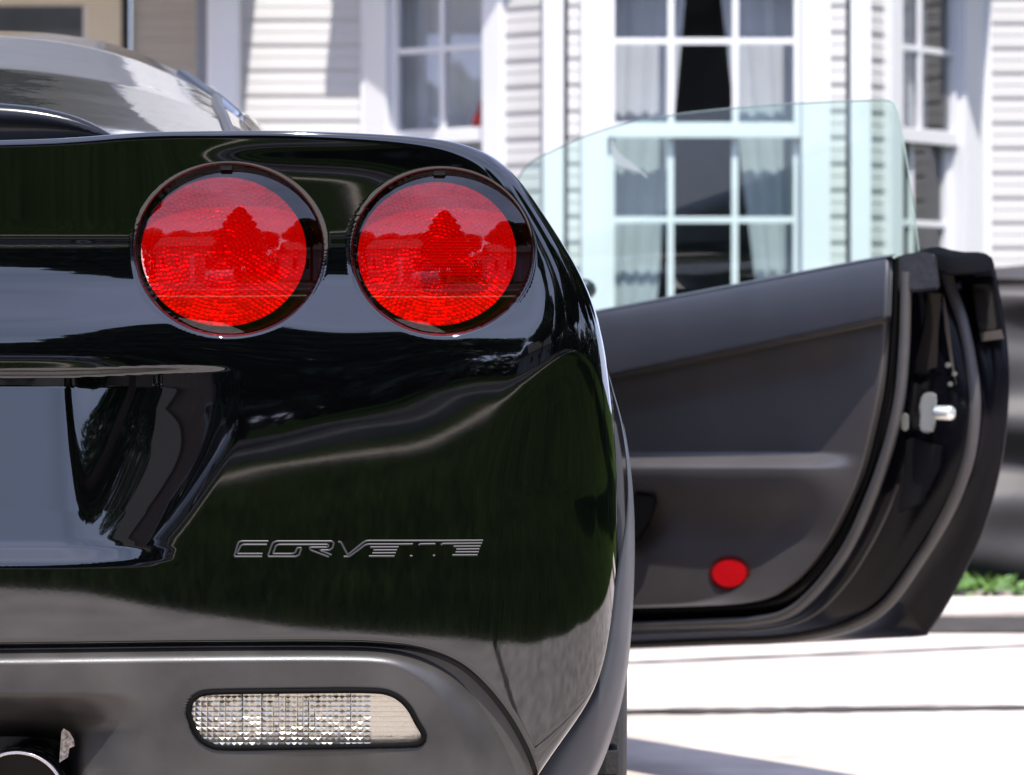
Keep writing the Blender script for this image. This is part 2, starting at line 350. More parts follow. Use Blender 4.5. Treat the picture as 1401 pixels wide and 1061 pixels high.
def prof_Y(px, py):
    "depth table, cubic across and linear down"
    xi = np.clip((px - _xs[0]) / 4.0, 1, len(_xs) - 3.001); i = xi.astype(int); f = xi - i
    yi = np.clip(py - _yy[0], 0, len(_yy) - 1.001); j = yi.astype(int); g_ = yi - j
    c = [_tab[i + k, j] * (1 - g_) + _tab[i + k, j + 1] * g_ for k in (-1, 0, 1, 2)]
    return ((1-f)**3 * c[0] + (3*f**3 - 6*f**2 + 4) * c[1] + (-3*f**3 + 3*f**2 + 3*f + 1) * c[2] + f**3 * c[3]) / 6

def near(curve, px, py):
    "distance to a dense curve and the index of the closest sample"
    shp = px.shape; q = np.stack([px.ravel(), py.ravel()], 1); ii = np.empty(len(q), int); step = 12
    cc = curve[::step]; cx_, cy_ = cc[:, 0].astype(np.float32), cc[:, 1].astype(np.float32); CH = 4000; qf = q.astype(np.float32)
    for s in range(0, len(q), CH):
        e = min(len(q), s + CH)
        ii[s:e] = ((qf[s:e, :1] - cx_) ** 2 + (qf[s:e, 1:] - cy_) ** 2).argmin(1)
    k0 = ii * step; best = np.full(len(q), 1e18); bi = k0.copy()
    for off in range(-step, step + 1):
        k = np.clip(k0 + off, 0, len(curve) - 1); d2 = (q[:, 0] - curve[k, 0]) ** 2 + (q[:, 1] - curve[k, 1]) ** 2
        m = d2 < best; best[m] = d2[m]; bi[m] = k[m]
    dd = np.full(len(q), 1e9); fi = bi.astype(float)
    for off in (-1, 0):
        k = np.clip(bi + off, 0, len(curve) - 2); a = curve[k, :2]; ab = curve[k + 1, :2] - a
        t = np.clip(((q - a) * ab).sum(1) / np.maximum((ab ** 2).sum(1), 1e-9), 0, 1)
        dn = np.linalg.norm(a + ab * t[:, None] - q, axis=1); m = dn < dd; dd[m] = dn[m]; fi[m] = (k + t)[m]
    return dd.reshape(shp), fi.reshape(shp)

def sil_R(fi): return np.interp(fi, np.arange(len(SIL2)), SIL2[:, 2])
def round_Y(px, py):
    "everything the rounded outline adds to the depth"
    d1, f1 = near(SIL2, px, py); Y = corner_Y(d1, sil_R(f1))
    d2, f2 = near(SILB, px, py); Rb = 64 * sst(300, 1500, f2) + .5
    return Y + corner_Y(d2, Rb) * sst(200, 700, f2)

def bow_Y(px):
    r = np.maximum(px + 410, 0) / 1010.0
    return 42 * r ** 2.4

def corner_Y(d, R):
    u = np.clip((R - d) / R, 0, 1)
    return R * .58 * (1 - np.sqrt(np.clip(1 - u ** 3.3, 0, 1)))

def body_Y(px, py, sil=True):
    Y = prof_Y(px, py) + bow_Y(px)
    # plate recess with its overhanging top lip and bright bottom ledge
    x0 = 92 + 8 * sst(540, 765, py); x1 = 335 - 75 * sst(560, 765, py)
    u = np.clip((np.sqrt((px - x0) ** 2 + 16 ** 2) + (px - x0)) / 2 / (x1 - x0), 0, 1)
    S = (1 - u) ** 2.1
    lip = 508 - 6 * sst(60, 270, px)
    G = sst(lip - 1, lip + 7, py) * np.where(py < 742, 1.0, 1.0)
    slope = np.interp(py, [500, 530, 700, 740, 750, 768, 776], [62, 60, 27, 18.5, 15.5, 1.5, 0])
    Y = Y + S * G * slope * (py < 776)
    # crease linking the lamps
    Y = Y + .15 * np.exp(-((py - 340) / 4) ** 2) * (1 - sst(660, 720, px))
    return Y

def lamp_plane(c):
    x, y, rx, ry = c
    p = np.array([[x - rx, y], [x + rx, y], [x, y - ry], [x, y + ry]]); Yv = body_Y(p[:, 0], p[:, 1])
    return Yv.mean(), (Yv[1] - Yv[0]) / (2 * rx), (Yv[3] - Yv[2]) / (2 * ry)
LP = [lamp_plane(c) for c in LAMPS]

def add_lamp_holes(px, py, Y):
    for c, (y0, gx, gy) in zip(LAMPS, LP):
        r = np.sqrt(((px - c[0]) / c[2]) ** 2 + ((py - c[1]) / c[3]) ** 2)
        pl = y0 + gx * (px - c[0]) + gy * (py - c[1]) + 15
        s = np.clip((1.0 - r) / .052, 0, 1); s = 1 - np.sqrt(np.clip(1 - s * s, 0, 1))
        Y = np.where(r < 1, Y * (1 - s) + np.maximum(pl, Y + 6) * s, Y)
        Y = np.where(r < .946, pl + 75, Y)
    return Y

def unproject(px, py, Y):
    Ym = Y * K; s = (D + Ym) / F
    return np.stack([(px - CX) * s, Ym, HC - (py - CY) * s], -1)

def sdA(px, py):
    "signed distance to the fascia's lower edge, + below it"
    d, _ = near(EDGE_A, px, py)
    m = EDGE_A[:, 1]
    ya = np.interp(px, EDGE_A[:, 0], EDGE_A[:, 1]); below = (py > ya) & (px < 752)
    return np.where(below, d, -d)

POLE = np.array([-410.0, 1150.0])
def fan(curve, nphi, nrad):
    ang = np.arctan2(POLE[1] - curve[:, 1], curve[:, 0] - POLE[0]); rad = np.hypot(curve[:, 0] - POLE[0], curve[:, 1] - POLE[1])
    o_ = np.argsort(ang); phi = np.linspace(ang.min(), math.pi / 2, nphi); R = np.interp(phi, ang[o_], rad[o_])
    w = np.linspace(0, 1, nrad) ** 2
    rr = R[:, None] * (1 - w[None, :])
    return POLE[0] + np.cos(phi)[:, None] * rr, POLE[1] - np.sin(phi)[:, None] * rr

px, py = fan(SIL, 620, 560)
Yb = add_lamp_holes(px, py, body_Y(px, py))
CO = round_Y(px, py)
Yb = Yb + CO
sa = sdA(px, py)
Yb = Yb + 24 * sst(-7, 10, sa) ** 2
P = unproject(px, py, Yb); P[np.abs(px + 410) < 1e-6, 0] = XC
# continue over the edge: deck and flank run forward
rings = []
for t_, inn in ((.004, .0005), (.012, .0018), (.03, .004), (.08, .008), (.2, .014), (.42, .022)):
    q = P[:, 0].copy(); cpx = np.array([300., 620.]); ctr = np.array([XC, 0, .55])
    v_ = q - ctr; v_[:, 1] = 0; v_ /= np.linalg.norm(v_, axis=1)[:, None]
    q = q - v_ * inn; q[:, 1] += t_; q[-1, 0] = XC; rings.append(q)
keep_main = sa < 15
full = np.concatenate([np.stack(rings[::-1], 1), P], 1)
keepv = np.concatenate([np.repeat(keep_main[:, :1], len(rings), 1), keep_main], 1)
msk = keepv[:-1, :-1] & keepv[1:, :-1] & keepv[1:, 1:] & keepv[:-1, 1:]
mir = full.copy(); mir[..., 0] = 2 * XC - mir[..., 0]
me = join_meshes([grid_mesh(full, msk, flip=False), grid_mesh(mir, msk, flip=True)])
fascia = new_obj('rear_fascia', me, car, M_PAINT)

def mirror_pts(P):
    Q = np.array(P, float).copy(); Q[..., 0] = 2 * XC - Q[..., 0]; return Q

# lower valance in charcoal plastic
REV = spline([(258,978),(261,962),(272,951.5),(296,947.5),(400,946),(500,945.5),(535,950),(557,966),(571,990),(580,1006),(577,1015),(562,1019.5),(480,1021.5),(380,1023),(312,1023.5),(288,1020),(270,1006),(258,978)], 240)
LIP = np.array
def valance_Y(px, py, sa):
    base = bow_Y(px) + prof_Y(px, np.full_like(py, 880.))
    base = base + round_Y(px, py)
    wid = 15 + 38 * sst(520, 720, px)                  # dark channel between paint and lip
    e = np.clip((np.maximum(sa, 0) / wid - .55) / 1.5, 0, 1)
    chan = 20 - 25 * (1 - (1 - e) ** 1.9)
    Y = base + chan + .05 * np.maximum(sa - 20, 0)
    # scooped exhaust bay, toward the centre line
    bay = (1 - sst(70, 215, px + .25 * (py - 960))) * sst(946, 1004, py)
    Y = Y + 105 * bay
    hole = (1 - sst(84, 112, px)) * sst(985, 1008, py - .0016 * np.maximum(px - 20, 0) ** 2)
    Y = Y + 130 * hole
    # lower right shading scoop
    Y = Y + 10 * sst(1015, 1075, py) * sst(330, 420, px) * (1 - sst(470, 560, px))
    return Y
POLE = np.array([-410.0, 1230.0])
px, py = fan(EDGE_A, 420, 420)
sa = sdA(px, py); sa[:, 0] = 0
from_rev, _ = near(REV, px, py)
ins = inside(REV, px, py)
Yv = valance_Y(px, py, sa)
Yv = Yv + np.where(ins, 26 * sst(0, 3, from_rev), 3.0 * np.exp(-(from_rev / 3.5) ** 2))
P = unproject(px, py, Yv); P[np.abs(px + 410) < 1e-6, 0] = XC
val = new_obj('valance', join_meshes([grid_mesh(P), grid_mesh(mirror_pts(P), flip=True)]), car, M_PLASTIC)

def val_pt(x, y, dY=0.0):
    a = np.array([float(x)]); b = np.array([float(y)])
    return Vector(unproject(a, b, valance_Y(a, b, sdA(a, b)) + dY)[0])

# reversing lamp: gasket, clear lens, ribbed silver facets
def reversing_lamp(mirror):
    mk = (lambda v: Vector((2 * XC - v.x, v.y, v.z))) if mirror else (lambda v: v)
    root = new_obj('reversing_lamp', None, car)
    loop = REV[::2][:-1]
    path_ = [mk(val_pt(x, y, -.5)) for x, y in loop]
    new_obj('gasket', tube_mesh(path_, .0026, 8, closed=True), root, M_GASKET)
    c = REV.mean(0)
    n_r, rows = 10, []
    for k in range(n_r + 1):
        s = 1 - k / n_r * .999
        ring = c + (loop - c) * s * .985
        rows.append([mk(val_pt(x, y, 2.5 - 3.0 * (1 - s * s))) for x, y in np.vstack([ring, ring[:1]])])
    new_obj('lens', grid_mesh(np.array(rows)), root, M_CLEAR)
    bm = bmesh.new()
    cols = list(np.arange(259, 500, 8.2)) + list(np.arange(508, 584, 5.0))
    rowsy = [946, 953, 960, 967, 974, 981, 988, 995, 1002, 1009, 1016, 1024]
    tone = {int(k): random.uniform(-2.5, 2.5) for k in range(60)}
    for i in range(len(cols) - 1):
        for j in range(len(rowsy) - 1):
            cx_, cy_ = (cols[i] + cols[i+1]) / 2, (rowsy[j] + rowsy[j+1]) / 2
            if not inside(REV, np.array([cx_]), np.array([cy_]))[0]: continue
            flat = cx_ > 505; bowl = math.hypot((cx_ - 402) / 30, (cy_ - 984) / 38)
            dpt = 15 + (6 * (1 - bowl ** 2) if bowl < 1 else 0) + (tone[i // 3] if not flat else 0)
            q = [(cols[i], rowsy[j]), (cols[i+1], rowsy[j]), (cols[i+1], rowsy[j+1]), (cols[i], rowsy[j+1])]
            vs_ = [bm.verts.new(mk(val_pt(a, b, dpt + (.5 * (e_ in (2, 3)) if flat else 1.2 * (e_ in (2, 3)))))) for e_, (a, b) in enumerate(q)]
            ap = bm.verts.new(mk(val_pt(cx_, cy_, dpt + .1 if flat else dpt - 1.1 + random.uniform(-.9, .9))))
            for e in range(4): bm.faces.new((vs_[e], vs_[(e+1) % 4], ap))
    me = bpy.data.meshes.new('mesh'); bm.to_mesh(me); bm.free()
    new_obj('facets', me, root, M_SILVER, kind='stuff')
    return root
reversing_lamp(False); reversing_lamp(True)

# exhaust tips and dark bay behind them
for xt in (22, -128, -692, -842):
    a = Vector(unproject(np.array([xt]), np.array([1097.]), np.array([52.]))[0])
    r = .0505
    tip = new_obj('exhaust_tip', lathe_mesh([(.22, r*.97), (.02, r), (.004, r*1.005), (0, r*.985), (.001, r*.93), (.006, r*.915), (.06, r*.9), (.2, r*.88)], a, Vector((0, 1, 0)), 72), car, M_STEEL)
    new_obj('bore', lathe_mesh([(.07, r*.9), (.07, .0005)], a, Vector((0, 1, 0)), 40), tip, M_SOOT)
_gp = [(84,1002),(87,997),(95,1002),(101,1012),(102,1021),(95,1024),(93,1036),(81,1044)]  # plate coloured like sunlit concrete glimpsed through the gap
new_obj('lit_ground_plate', prism_mesh([Vector(unproject(np.array([float(x)]), np.array([float(y)]), np.array([70.]))[0]) for x, y in _gp], [Vector(unproject(np.array([float(x)]), np.array([float(y)]), np.array([76.]))[0]) for x, y in _gp]), car, mat('lit_ground_plate', (.16, .13, .10), .7, col2=(.62, .54, .44), vscale=260, bump=.6, bscale=300))
new_obj('underbody', box_mesh([((XC - .78, .30, .19), (XC + .78, 3.0, .5))], bevel=.03), car, M_HOLE)

# tail lamps
def tail_lamp(c, pl, mirror, honey):
    y0, gx, gy = pl
    def pt(u, v, dY):
        q = unproject(np.array([c[0] + u * c[2]]), np.array([c[1] + v * c[3]]), np.array([y0 + gx * u * c[2] + gy * v * c[3] + dY]))[0]
        if mirror: q[0] = 2 * XC - q[0]
        return q
    root = new_obj('tail_lamp', None, car)
    n = 96; an = np.linspace(0, 2 * math.pi, n + 1)
    def ringset(rs):  # list of (r, dY, ox, oy)
        return np.array([[pt(r * math.cos(a) + ox, r * math.sin(a) + oy, dy) for a in an] for r, dy, ox, oy in rs])
    vv = np.linspace(-1, 1, 401); tv = np.convolve(np.pad(np.interp(vv, [-1, -.5, 0, .5, 1], [19, 10, .4, -1.6, -4.2]), 30, mode='edge'), np.ones(61) / 61, 'valid')
    hv = -np.cumsum(np.tan(np.radians(tv))) * c[3] * (vv[1] - vv[0]); hv -= np.interp(0, vv, hv)
    def lens_dy(u, v_): return 2 + np.interp(v_, vv, hv) + 17 * u * u - gx * u * c[2] * .6 - gy * v_ * c[3]
    LP_ = np.array([[pt(r * math.cos(a), r * math.sin(a), float(lens_dy(r * math.cos(a), r * math.sin(a)))) for a in an] for r in np.linspace(.953, .001, 44)])
    lens = new_obj('lens', grid_mesh(LP_, flip=True), root, M_LENS)
    new_obj('rim', grid_mesh(ringset([(.965, 16, 0, 0), (.955, 20, 0, 0), (.93, 22, -.005, .003), (.90, 28, -.015, .01), (.865, 36, -.045, .018), (.84, 42, -.055, .022)]), flip=True), root, M_RIM)
    # stepped reflector dish
    bm = bmesh.new(); ox, oy = -.055, .022
    rr = list(np.r_[.004, .08, np.arange(.13, .85, .042)])
    for i in range(len(rr) - 1):
        m_ = max(12, int(2 * math.pi * (rr[i] + rr[i+1]) / 2 / .05))
        z0 = 44 - 22 * (1 - rr[i] ** 2); z1 = 44 - 22 * (1 - rr[i+1] ** 2)
        for k in range(m_):
            a0, a1 = 2*math.pi*(k + .5*(i % 2))/m_, 2*math.pi*(k + 1 + .5*(i % 2))/m_
            e = 0.0
            jit = random.uniform(0, 2.0)
            q = [(rr[i]+e, a0+e/rr[i]*.3, z0), (rr[i]+e, a1-e/rr[i]*.3, z0), (rr[i+1], a1, z1), (rr[i+1], a0, z1)]
            vs_ = [bm.verts.new(pt(r*math.cos(a)+ox, r*math.sin(a)+oy, 46 - z + 44 - 22 - 10 + jit*.3)) for r, a, z in q]
            rm, am = (rr[i]+rr[i+1])/2 + random.uniform(-.012, .012), (a0+a1)/2 + random.uniform(-.15, .15)*(a1-a0)
            ap = bm.verts.new(pt(rm*math.cos(am)+ox, rm*math.sin(am)+oy, 46 - (z0+z1)/2 + 44 - 32 - random.uniform(.25, .9)))
            for w_ in range(4): bm.faces.new((vs_[w_], vs_[(w_+1) % 4], ap))
    me = bpy.data.meshes.new('mesh'); bm.to_mesh(me); bm.free()
    new_obj('reflector', me, root, M_REFL, kind='stuff')
    if honey:   # honeycomb reflex patch
        bm = bmesh.new()
        for j in range(13):
            for i in range(22):
                u = -.20 + .032 * (i + .5 * (j % 2)); v_ = -.15 + .035 * j
                if (u - .2) ** 2 / .20 + (v_ - .05) ** 2 / .07 > 1: continue
                hx = [bm.verts.new(pt(u + .0165*math.cos(h*math.pi/3), v_ + .018*math.sin(h*math.pi/3), 13)) for h in range(6)]
                ap = bm.verts.new(pt(u, v_, 11.2))
                for h in range(6): bm.faces.new((hx[h], hx[(h+1) % 6], ap))
        me = bpy.data.meshes.new('mesh'); bm.to_mesh(me); bm.free()
        new_obj('reflex_patch', me, root, M_REFL, kind='stuff')
    a_ = Vector(pt(-.03, -.935, 6)); s_ = .0062
    new_obj('lens_clip', box_mesh([((a_.x - s_, a_.y - .003, a_.z - .0028), (a_.x + s_, a_.y + .004, a_.z + .0028))], bevel=.0018), root, M_SOOT)
    return root
for c, pl, h in zip(LAMPS, LP, (False, True)):
    tail_lamp(c, pl, False, h)
for c, pl, h in zip(LAMPS, LP, (False, True)):
    tail_lamp(c, pl, True, h)

# raised lettering on the bumper (strokes traced from the photo, in bumper coordinates)
def LZ(p): return (300 + p[0] * .2712, 720 + p[1] * .2712)
LETTERS = [
 [[(247,77),(112,77),(98,82),(94,92)], [(240,94),(120,94),(108,101),(90,138)], [(92,140),(218,140)], [(76,154),(216,154)], [(94,92),(76,152)]],
 [[(568,77),(290,77),(272,84),(264,98),(246,150)], [(545,94),(300,94),(286,100),(272,136)], [(270,140),(370,140),(384,132),(394,110),(414,110)], [(246,154),(385,154),(402,146),(414,112)]],
 [[(568,77),(578,86),(572,110),(556,122),(506,122),(566,146)], [(545,94),(552,98),(548,108),(455,108),(462,122),(552,156)]],
 [[(600,79),(614,82),(648,146),(725,84),(742,75),(760,74)], [(628,154),(655,154),(735,96),(750,92)]],
 [[(760,74),(905,74)], [(750,92),(900,92)], [(762,107),(904,106)], [(778,122),(896,121)], [(772,137),(890,136)], [(755,152),(884,152)]],
 [[(905,74),(1010,74)], [(900,92),(976,91)], [(962,151),(974,151)]],
 [[(1010,74),(1125,74)], [(1005,96),(1014,91),(1090,90)], [(1078,149),(1088,149)]],
 [[(1125,74),(1330,73)], [(1118,95),(1128,89),(1325,87)], [(1182,103),(1318,102)], [(1196,118),(1312,116)], [(1192,132),(1308,131)], [(1176,147),(1302,146)]],
]
def skin_pt(x, y, out_=0.0):
    a, b = np.array([float(x)]), np.array([float(y)])
    Yq = body_Y(a, b) + round_Y(a, b) - out_
    return Vector(unproject(a, b, Yq)[0])
for L in LETTERS:
    meshes = []
    for s in L:
        pts = [LZ(p) for p in s]; dense = []
        for a, b in zip(pts[:-1], pts[1:]):
            nseg = max(2, int(math.hypot(b[0]-a[0], b[1]-a[1]) / 2.5))
            for t in range(nseg): dense.append((a[0] + (b[0]-a[0])*t/nseg, a[1] + (b[1]-a[1])*t/nseg))
        dense.append(pts[-1])
        meshes.append(tube_mesh([skin_pt(x, y, .2) for x, y in dense], .00105, 6))
    new_obj('letter', join_meshes(meshes), car, M_LETTER)

# roof, hatch glass and pillar, from cross-sections
def cab_z(Yv, xr):
    top = np.interp(Yv, [.25, .45, .9, 1.4, 1.9, 2.3, 2.8], [.955, .985, 1.075, 1.150, 1.195, 1.203, 1.18])
    wid = np.interp(Yv, [.25, .45, .9, 1.4, 1.9, 2.3, 2.8], [.60, .57, .52, .475, .448, .44, .45])
    u = np.clip(np.abs(xr) / wid, 0, 1.25)
    drop = np.interp(Yv, [.25, .9, 1.9, 2.8], [.02, .10, .185, .19])
    return top - drop * (u ** 3.0)
Yr = np.linspace(.28, 2.75, 120)
def cab_sheet(ufun0, ufun1, n, lift=0.0, yr=Yr):
    P = np.zeros((len(yr), n, 3))
    for i, yv in enumerate(yr):
        xs = np.linspace(ufun0(yv), ufun1(yv), n); P[i, :, 0] = XC + xs; P[i, :, 1] = yv; P[i, :, 2] = cab_z(yv, xs) + lift
    return grid_mesh(P)
wg = lambda y: float(np.interp(y, [.28, .6, 1.2, 1.7, 1.95], [.505, .475, .415, .375, .30]))
ww = lambda y: float(np.interp(y, [.25, .45, .9, 1.4, 1.9, 2.3, 2.8], [.66, .63, .57, .52, .49, .48, .49]))
hatch = new_obj('hatch_glass', cab_sheet(lambda y: -wg(y), wg, 80, yr=np.linspace(.28, 1.93, 110)), car, M_GLASSDK)
new_obj('roof', cab_sheet(lambda y: -ww(y), ww, 90, lift=-.004), car, M_PAINT)
for s in (1, -1):
    pts = [Vector((XC + s * (wg(y) + .004), y, float(cab_z(y, wg(y) + .004)) + .001)) for y in np.linspace(.3, 1.93, 60)]
    new_obj('glass_trim', tube_mesh(pts, .007, 8, up=Vector((0, 0, 1))), hatch, M_TRIM)
    pts = [Vector((XC + s * (wg(y) + .045), y, float(cab_z(y, wg(y) + .045)) - .002)) for y in np.linspace(.3, 2.2, 60)]
    new_obj('roof_rail', tube_mesh(pts, .012, 10, up=Vector((0, 0, 1))), hatch, M_PAINT)
# deck between fascia lip and cabin, sides
P = np.zeros((30, 40, 3))
for i, yv in enumerate(np.linspace(.38, .95, 30)):
    for j, xr in enumerate(np.linspace(-.80, .80, 40)):
        e = abs(xr) / .80; zt = .915 - .10 * e ** 4
        P[i, j] = (XC + xr, yv, zt)
new_obj('rear_deck', grid_mesh(P), car, M_PAINT)
# raised centre brake-light spoiler
sec = []
for xr in np.linspace(-.405, .405, 81):
    e = abs(xr) / .405; h = .046 * (1 - e ** 8)
    zb = .930 + (.006 if e < .9 else 0)
    z_lo = HC - (np.interp(-410 + e * 560, [-410, 0, 60, 115, 160], [197, 191, 189.5, 187, 183]) - CY) * K - .002
    sec.append([(XC + xr, yy + .02 * e, z_lo + zz * h) for yy, zz in ((.052, 0), (.048, .3), (.0475, .7), (.050, .9), (.058, .975), (.08, 1.0), (.16, .95), (.30, 0))])
new_obj('spoiler', grid_mesh(np.array(sec)), car, mat('spoiler_satin', (.002, .002, .003), .16, spec=.4))

# wheel-arch flare, fender, tyre
FO = spline([(831,500),(841,535),(852,575),(861,625),(866.5,680),(868.5,740),(867,810),(862.5,880),(855,940),(843,990),(828,1035),(812,1070),(795,1100)], 120)
FI = spline([(829,503),(838.5,540),(848.5,578),(855.5,625),(858,675),(855,718),(848,760),(840,812),(833,865),(825,907),(813,948),(790,986),(762,1024),(740,1060),(722,1095)], 120)
def P2(x, y, dist): return np.array(W(x, y, dist))
rows = []
for w in np.linspace(0, 1, 16):
    prof = []
    for a, b, s in zip(FI, FO, np.linspace(0, 1, 120)):
        x = a[0] + (b[0] - a[0]) * w; y = a[1] + (b[1] - a[1]) * w
        dist = D + .21 + .05 * w ** 2 + .10 * max(0, w - .86) ** 2 / .0196 * .5 + .012 * (1 - w) ** 2
        prof.append(P2(x, y, dist))
    rows.append(prof)
for t_ in (.03, .10):
    rows.append([P2(b[0] - 1.2 - t_ * 20, b[1], D + .32 + t_) for b in FO])
rows = np.array(rows)
fl = new_obj('wheel_arch_flare', grid_mesh(rows), car, M_FLARE)
new_obj('wheel_arch_flare', grid_mesh(mirror_pts(rows), flip=True), car, M_FLARE)
FS = spline([(822,440),(832,480),(843,530),(852.5,575),(859,620),(862,680),(860,760),(850,840)], 80)
rows = np.array([[P2(x - (t * 38), y, D + .14 + t * .5) for x, y in FS] for t in np.linspace(.0, 1, 10) ** 1.5])
rows0 = np.array([[P2(x - 1 + 1.5 * math.sin(t * 3.14), y, D + .235 + .4 * t) for x, y in FS] for t in np.linspace(0, 1, 12)])
new_obj('rear_fender', grid_mesh(rows0), car, M_PAINT); new_obj('rear_fender', grid_mesh(mirror_pts(rows0), flip=True), car, M_PAINT)

# flanks, sill, bonnet, windscreen and a dark cabin behind the tail
FZ = [(.20, .84), (.24, .875), (.32, .885), (.45, .895), (.60, .895), (.70, .885), (.77, .865), (.83, .83), (.872, .78), (.895, .72), (.905, .64), (.905, .56)]
def flank(y0, y1, n, z_lo=0, z_hi=12, shrink=None, arch=None, side=1):
    ys_ = np.linspace(y0, y1, n); pr = spline(FZ[z_lo:z_hi], 40); P = np.zeros((n, 40, 3))
    for i, yv in enumerate(ys_):
        sh = shrink(yv) if shrink else (1.0, 1.0)
        for j, (z, hw) in enumerate(pr): P[i, j] = (XC + side * hw * sh[0], yv, .2 + (z - .2) * sh[1])
    c = (P[:-1, :-1] + P[1:, 1:]) / 2; m = np.ones(c.shape[:2], bool)
    for ay in arch or []: m &= (c[..., 1] - ay) ** 2 + (c[..., 2] - .335) ** 2 > .375 ** 2
    return grid_mesh(P, m, flip=side < 0)
q_sh = lambda y: (1 - .022 * sst(.9, .45, y) if False else 1 - .03 * (1 - float(sst(.45, .95, y))), 1 - .02 * (1 - float(sst(.4, 1.0, y))))
f_sh = lambda y: (1 - .10 * float(sst(3.6, 4.4, y)) ** 2, .99 - .27 * float(sst(3.1, 4.4, y)))
for sd in (1, -1):
    new_obj('quarter_panel', flank(.45, 1.78, 70, shrink=q_sh, arch=[.9], side=sd), car, M_PAINT)
    new_obj('front_fender', flank(3.06, 4.4, 60, shrink=f_sh, arch=[3.55], side=sd), car, M_PAINT)
    new_obj('sill', flank(1.76, 3.08, 8, 0, 4, side=sd), car, M_PAINT)
    pts = np.array([[(XC + sd * (ww(y) + (.57 - ww(y)) * t), y, float(cab_z(y, ww(y))) * (1 - t) + .902 * t) for t in np.linspace(0, 1, 6)] for y in np.linspace(.5, 1.78, 20)])
    new_obj('side_window', grid_mesh(pts), car, M_GLASSDK)
new_obj('closed_door', flank(1.77, 3.07, 30, side=-1), car, M_PAINT)
Pw = np.array([[(XC + x * (.488 + .18 * t), 2.74 + .72 * t, (float(cab_z(2.75, x * .488)) - .006) * (1 - t) + .90 * t) for x in np.linspace(-1, 1, 30)] for t in np.linspace(0, 1, 12)])
new_obj('windscreen', grid_mesh(Pw), car, M_GLASSDK)
Pw = np.array([[(XC + x * .66, 3.3 + 1.1 * t, .915 - .24 * t ** 1.6 - .03 * x * x) for x in np.linspace(-1, 1, 24)] for t in np.linspace(0, 1, 16)])
new_obj('bonnet', grid_mesh(Pw), car, M_PAINT)
new_obj('nose', box_mesh([((XC - .74, 4.2, .22), (XC + .74, 4.42, .62))], None, .09, 4), car, M_PAINT)
new_obj('cabin_floor', box_mesh([((XC - .80, 1.5, .2), (XC + .80, 3.3, .3))], None, .02), car, M_HOLE)
new_obj('bulkhead', box_mesh([((XC - .78, 1.5, .3), (XC + .78, 1.6, .88))], None, .02), car, M_HOLE)
new_obj('dashboard', box_mesh([((XC - .74, 2.95, .45), (XC + .74, 3.25, .86))], None, .06, 3), car, M_TRIM)
for sx in (-.36, .36):
    st = new_obj('seat', box_mesh([((XC + sx - .25, 1.9, .3), (XC + sx + .25, 2.45, .46))], None, .06, 4), car, M_DOORPAD)
    new_obj('backrest', box_mesh([((XC + sx - .23, 1.66, .42), (XC + sx + .23, 1.84, .98))], None, .07, 4), st, M_DOORPAD)

def make_wheel(sgn, wy=.90, xo=.132):
    wx = xo if sgn > 0 else 2 * XC - xo
    ax = Vector((-sgn, 0, 0)); ctr = Vector((wx, wy, .335))
    root = new_obj('wheel', None, car)
    ty = new_obj('tyre', lathe_mesh([(.03, .21), (.004, .235), (.0, .27), (.006, .305), (.018, .325), (.035, .333), (.16, .337), (.285, .333), (.30, .32), (.31, .25)], ctr, ax, 96), root, M_RUBBER)
    bm = bmesh.new()
    for k in range(60):
        a = 2 * math.pi * k / 60
        for h0, h1, sh in ((.012, .07, .0), (.08, .14, .03), (.15, .21, .0), (.22, .285, .03)):
            M = Matrix.Translation(ctr) @ Matrix.Rotation(a + sh, 4, 'X')
            x0, x1 = sorted((-sgn * h0, -sgn * h1)); box_bm(bm, (x0, -.0135, .322), (x1, .0135, .3435), M)
    me = bpy.data.meshes.new('mesh'); bm.to_mesh(me); bm.free(); new_obj('tread', me, root, M_RUBBER, kind='stuff')
    bm = bmesh.new()
    for k in range(10):
        M = Matrix.Translation(ctr + ax * .02) @ Matrix.Rotation(2 * math.pi * k / 10, 4, 'X'); box_bm(bm, (-.012, -.014, .03), (.012, .014, .215), M)
    me = bpy.data.meshes.new('mesh'); bm.to_mesh(me); bm.free(); new_obj('rim', me, root, M_STEEL)
make_wheel(1); make_wheel(-1); make_wheel(1, 3.55, .07); make_wheel(-1, 3.55, .07)

# ------------------------------------------------------------------ the open door
AL = math.radians(30)
P0 = np.array([.577, 2.10]); NIN = np.array([-math.cos(AL), -math.sin(AL)])
def IP(px, py, off=0.0):
    "point on a plane parallel to the door's inner face, off metres toward the cabin"
    a = (px - CX) / F
    # X = a*s ; Y = s - D ; n.(P-P0) = off
    s = (off + NIN[0] * P0[0] + NIN[1] * (P0[1] + D)) / (NIN[0] * a + NIN[1])
    return Vector((a * s, s - D, HC - (py - CY) / F * s))
door = new_obj('door', None, car, label='open right door showing its dark inner panel, latch and seals')
E1 = spline([(1221,352),(1220,400),(1218.5,440),(1212,520),(1196,600),(1181,655),(1161,700),(1136,745),(1107,783),(1085,803),(1062,817),(1030,825),(990,828.5),(900,831.5),(780,834)], 260)
def edge_x(py):
    ys = E1[:, 1]; k = np.argsort(ys); return np.interp(py, ys[k], E1[k, 0])
def seam_y(px): return 437 + (1210 - px) * .208
def top_y(px): return np.interp(px, [650, 820, 900, 1000, 1100, 1180, 1225], [472, 426, 411, 392, 373, 357.5, 350])
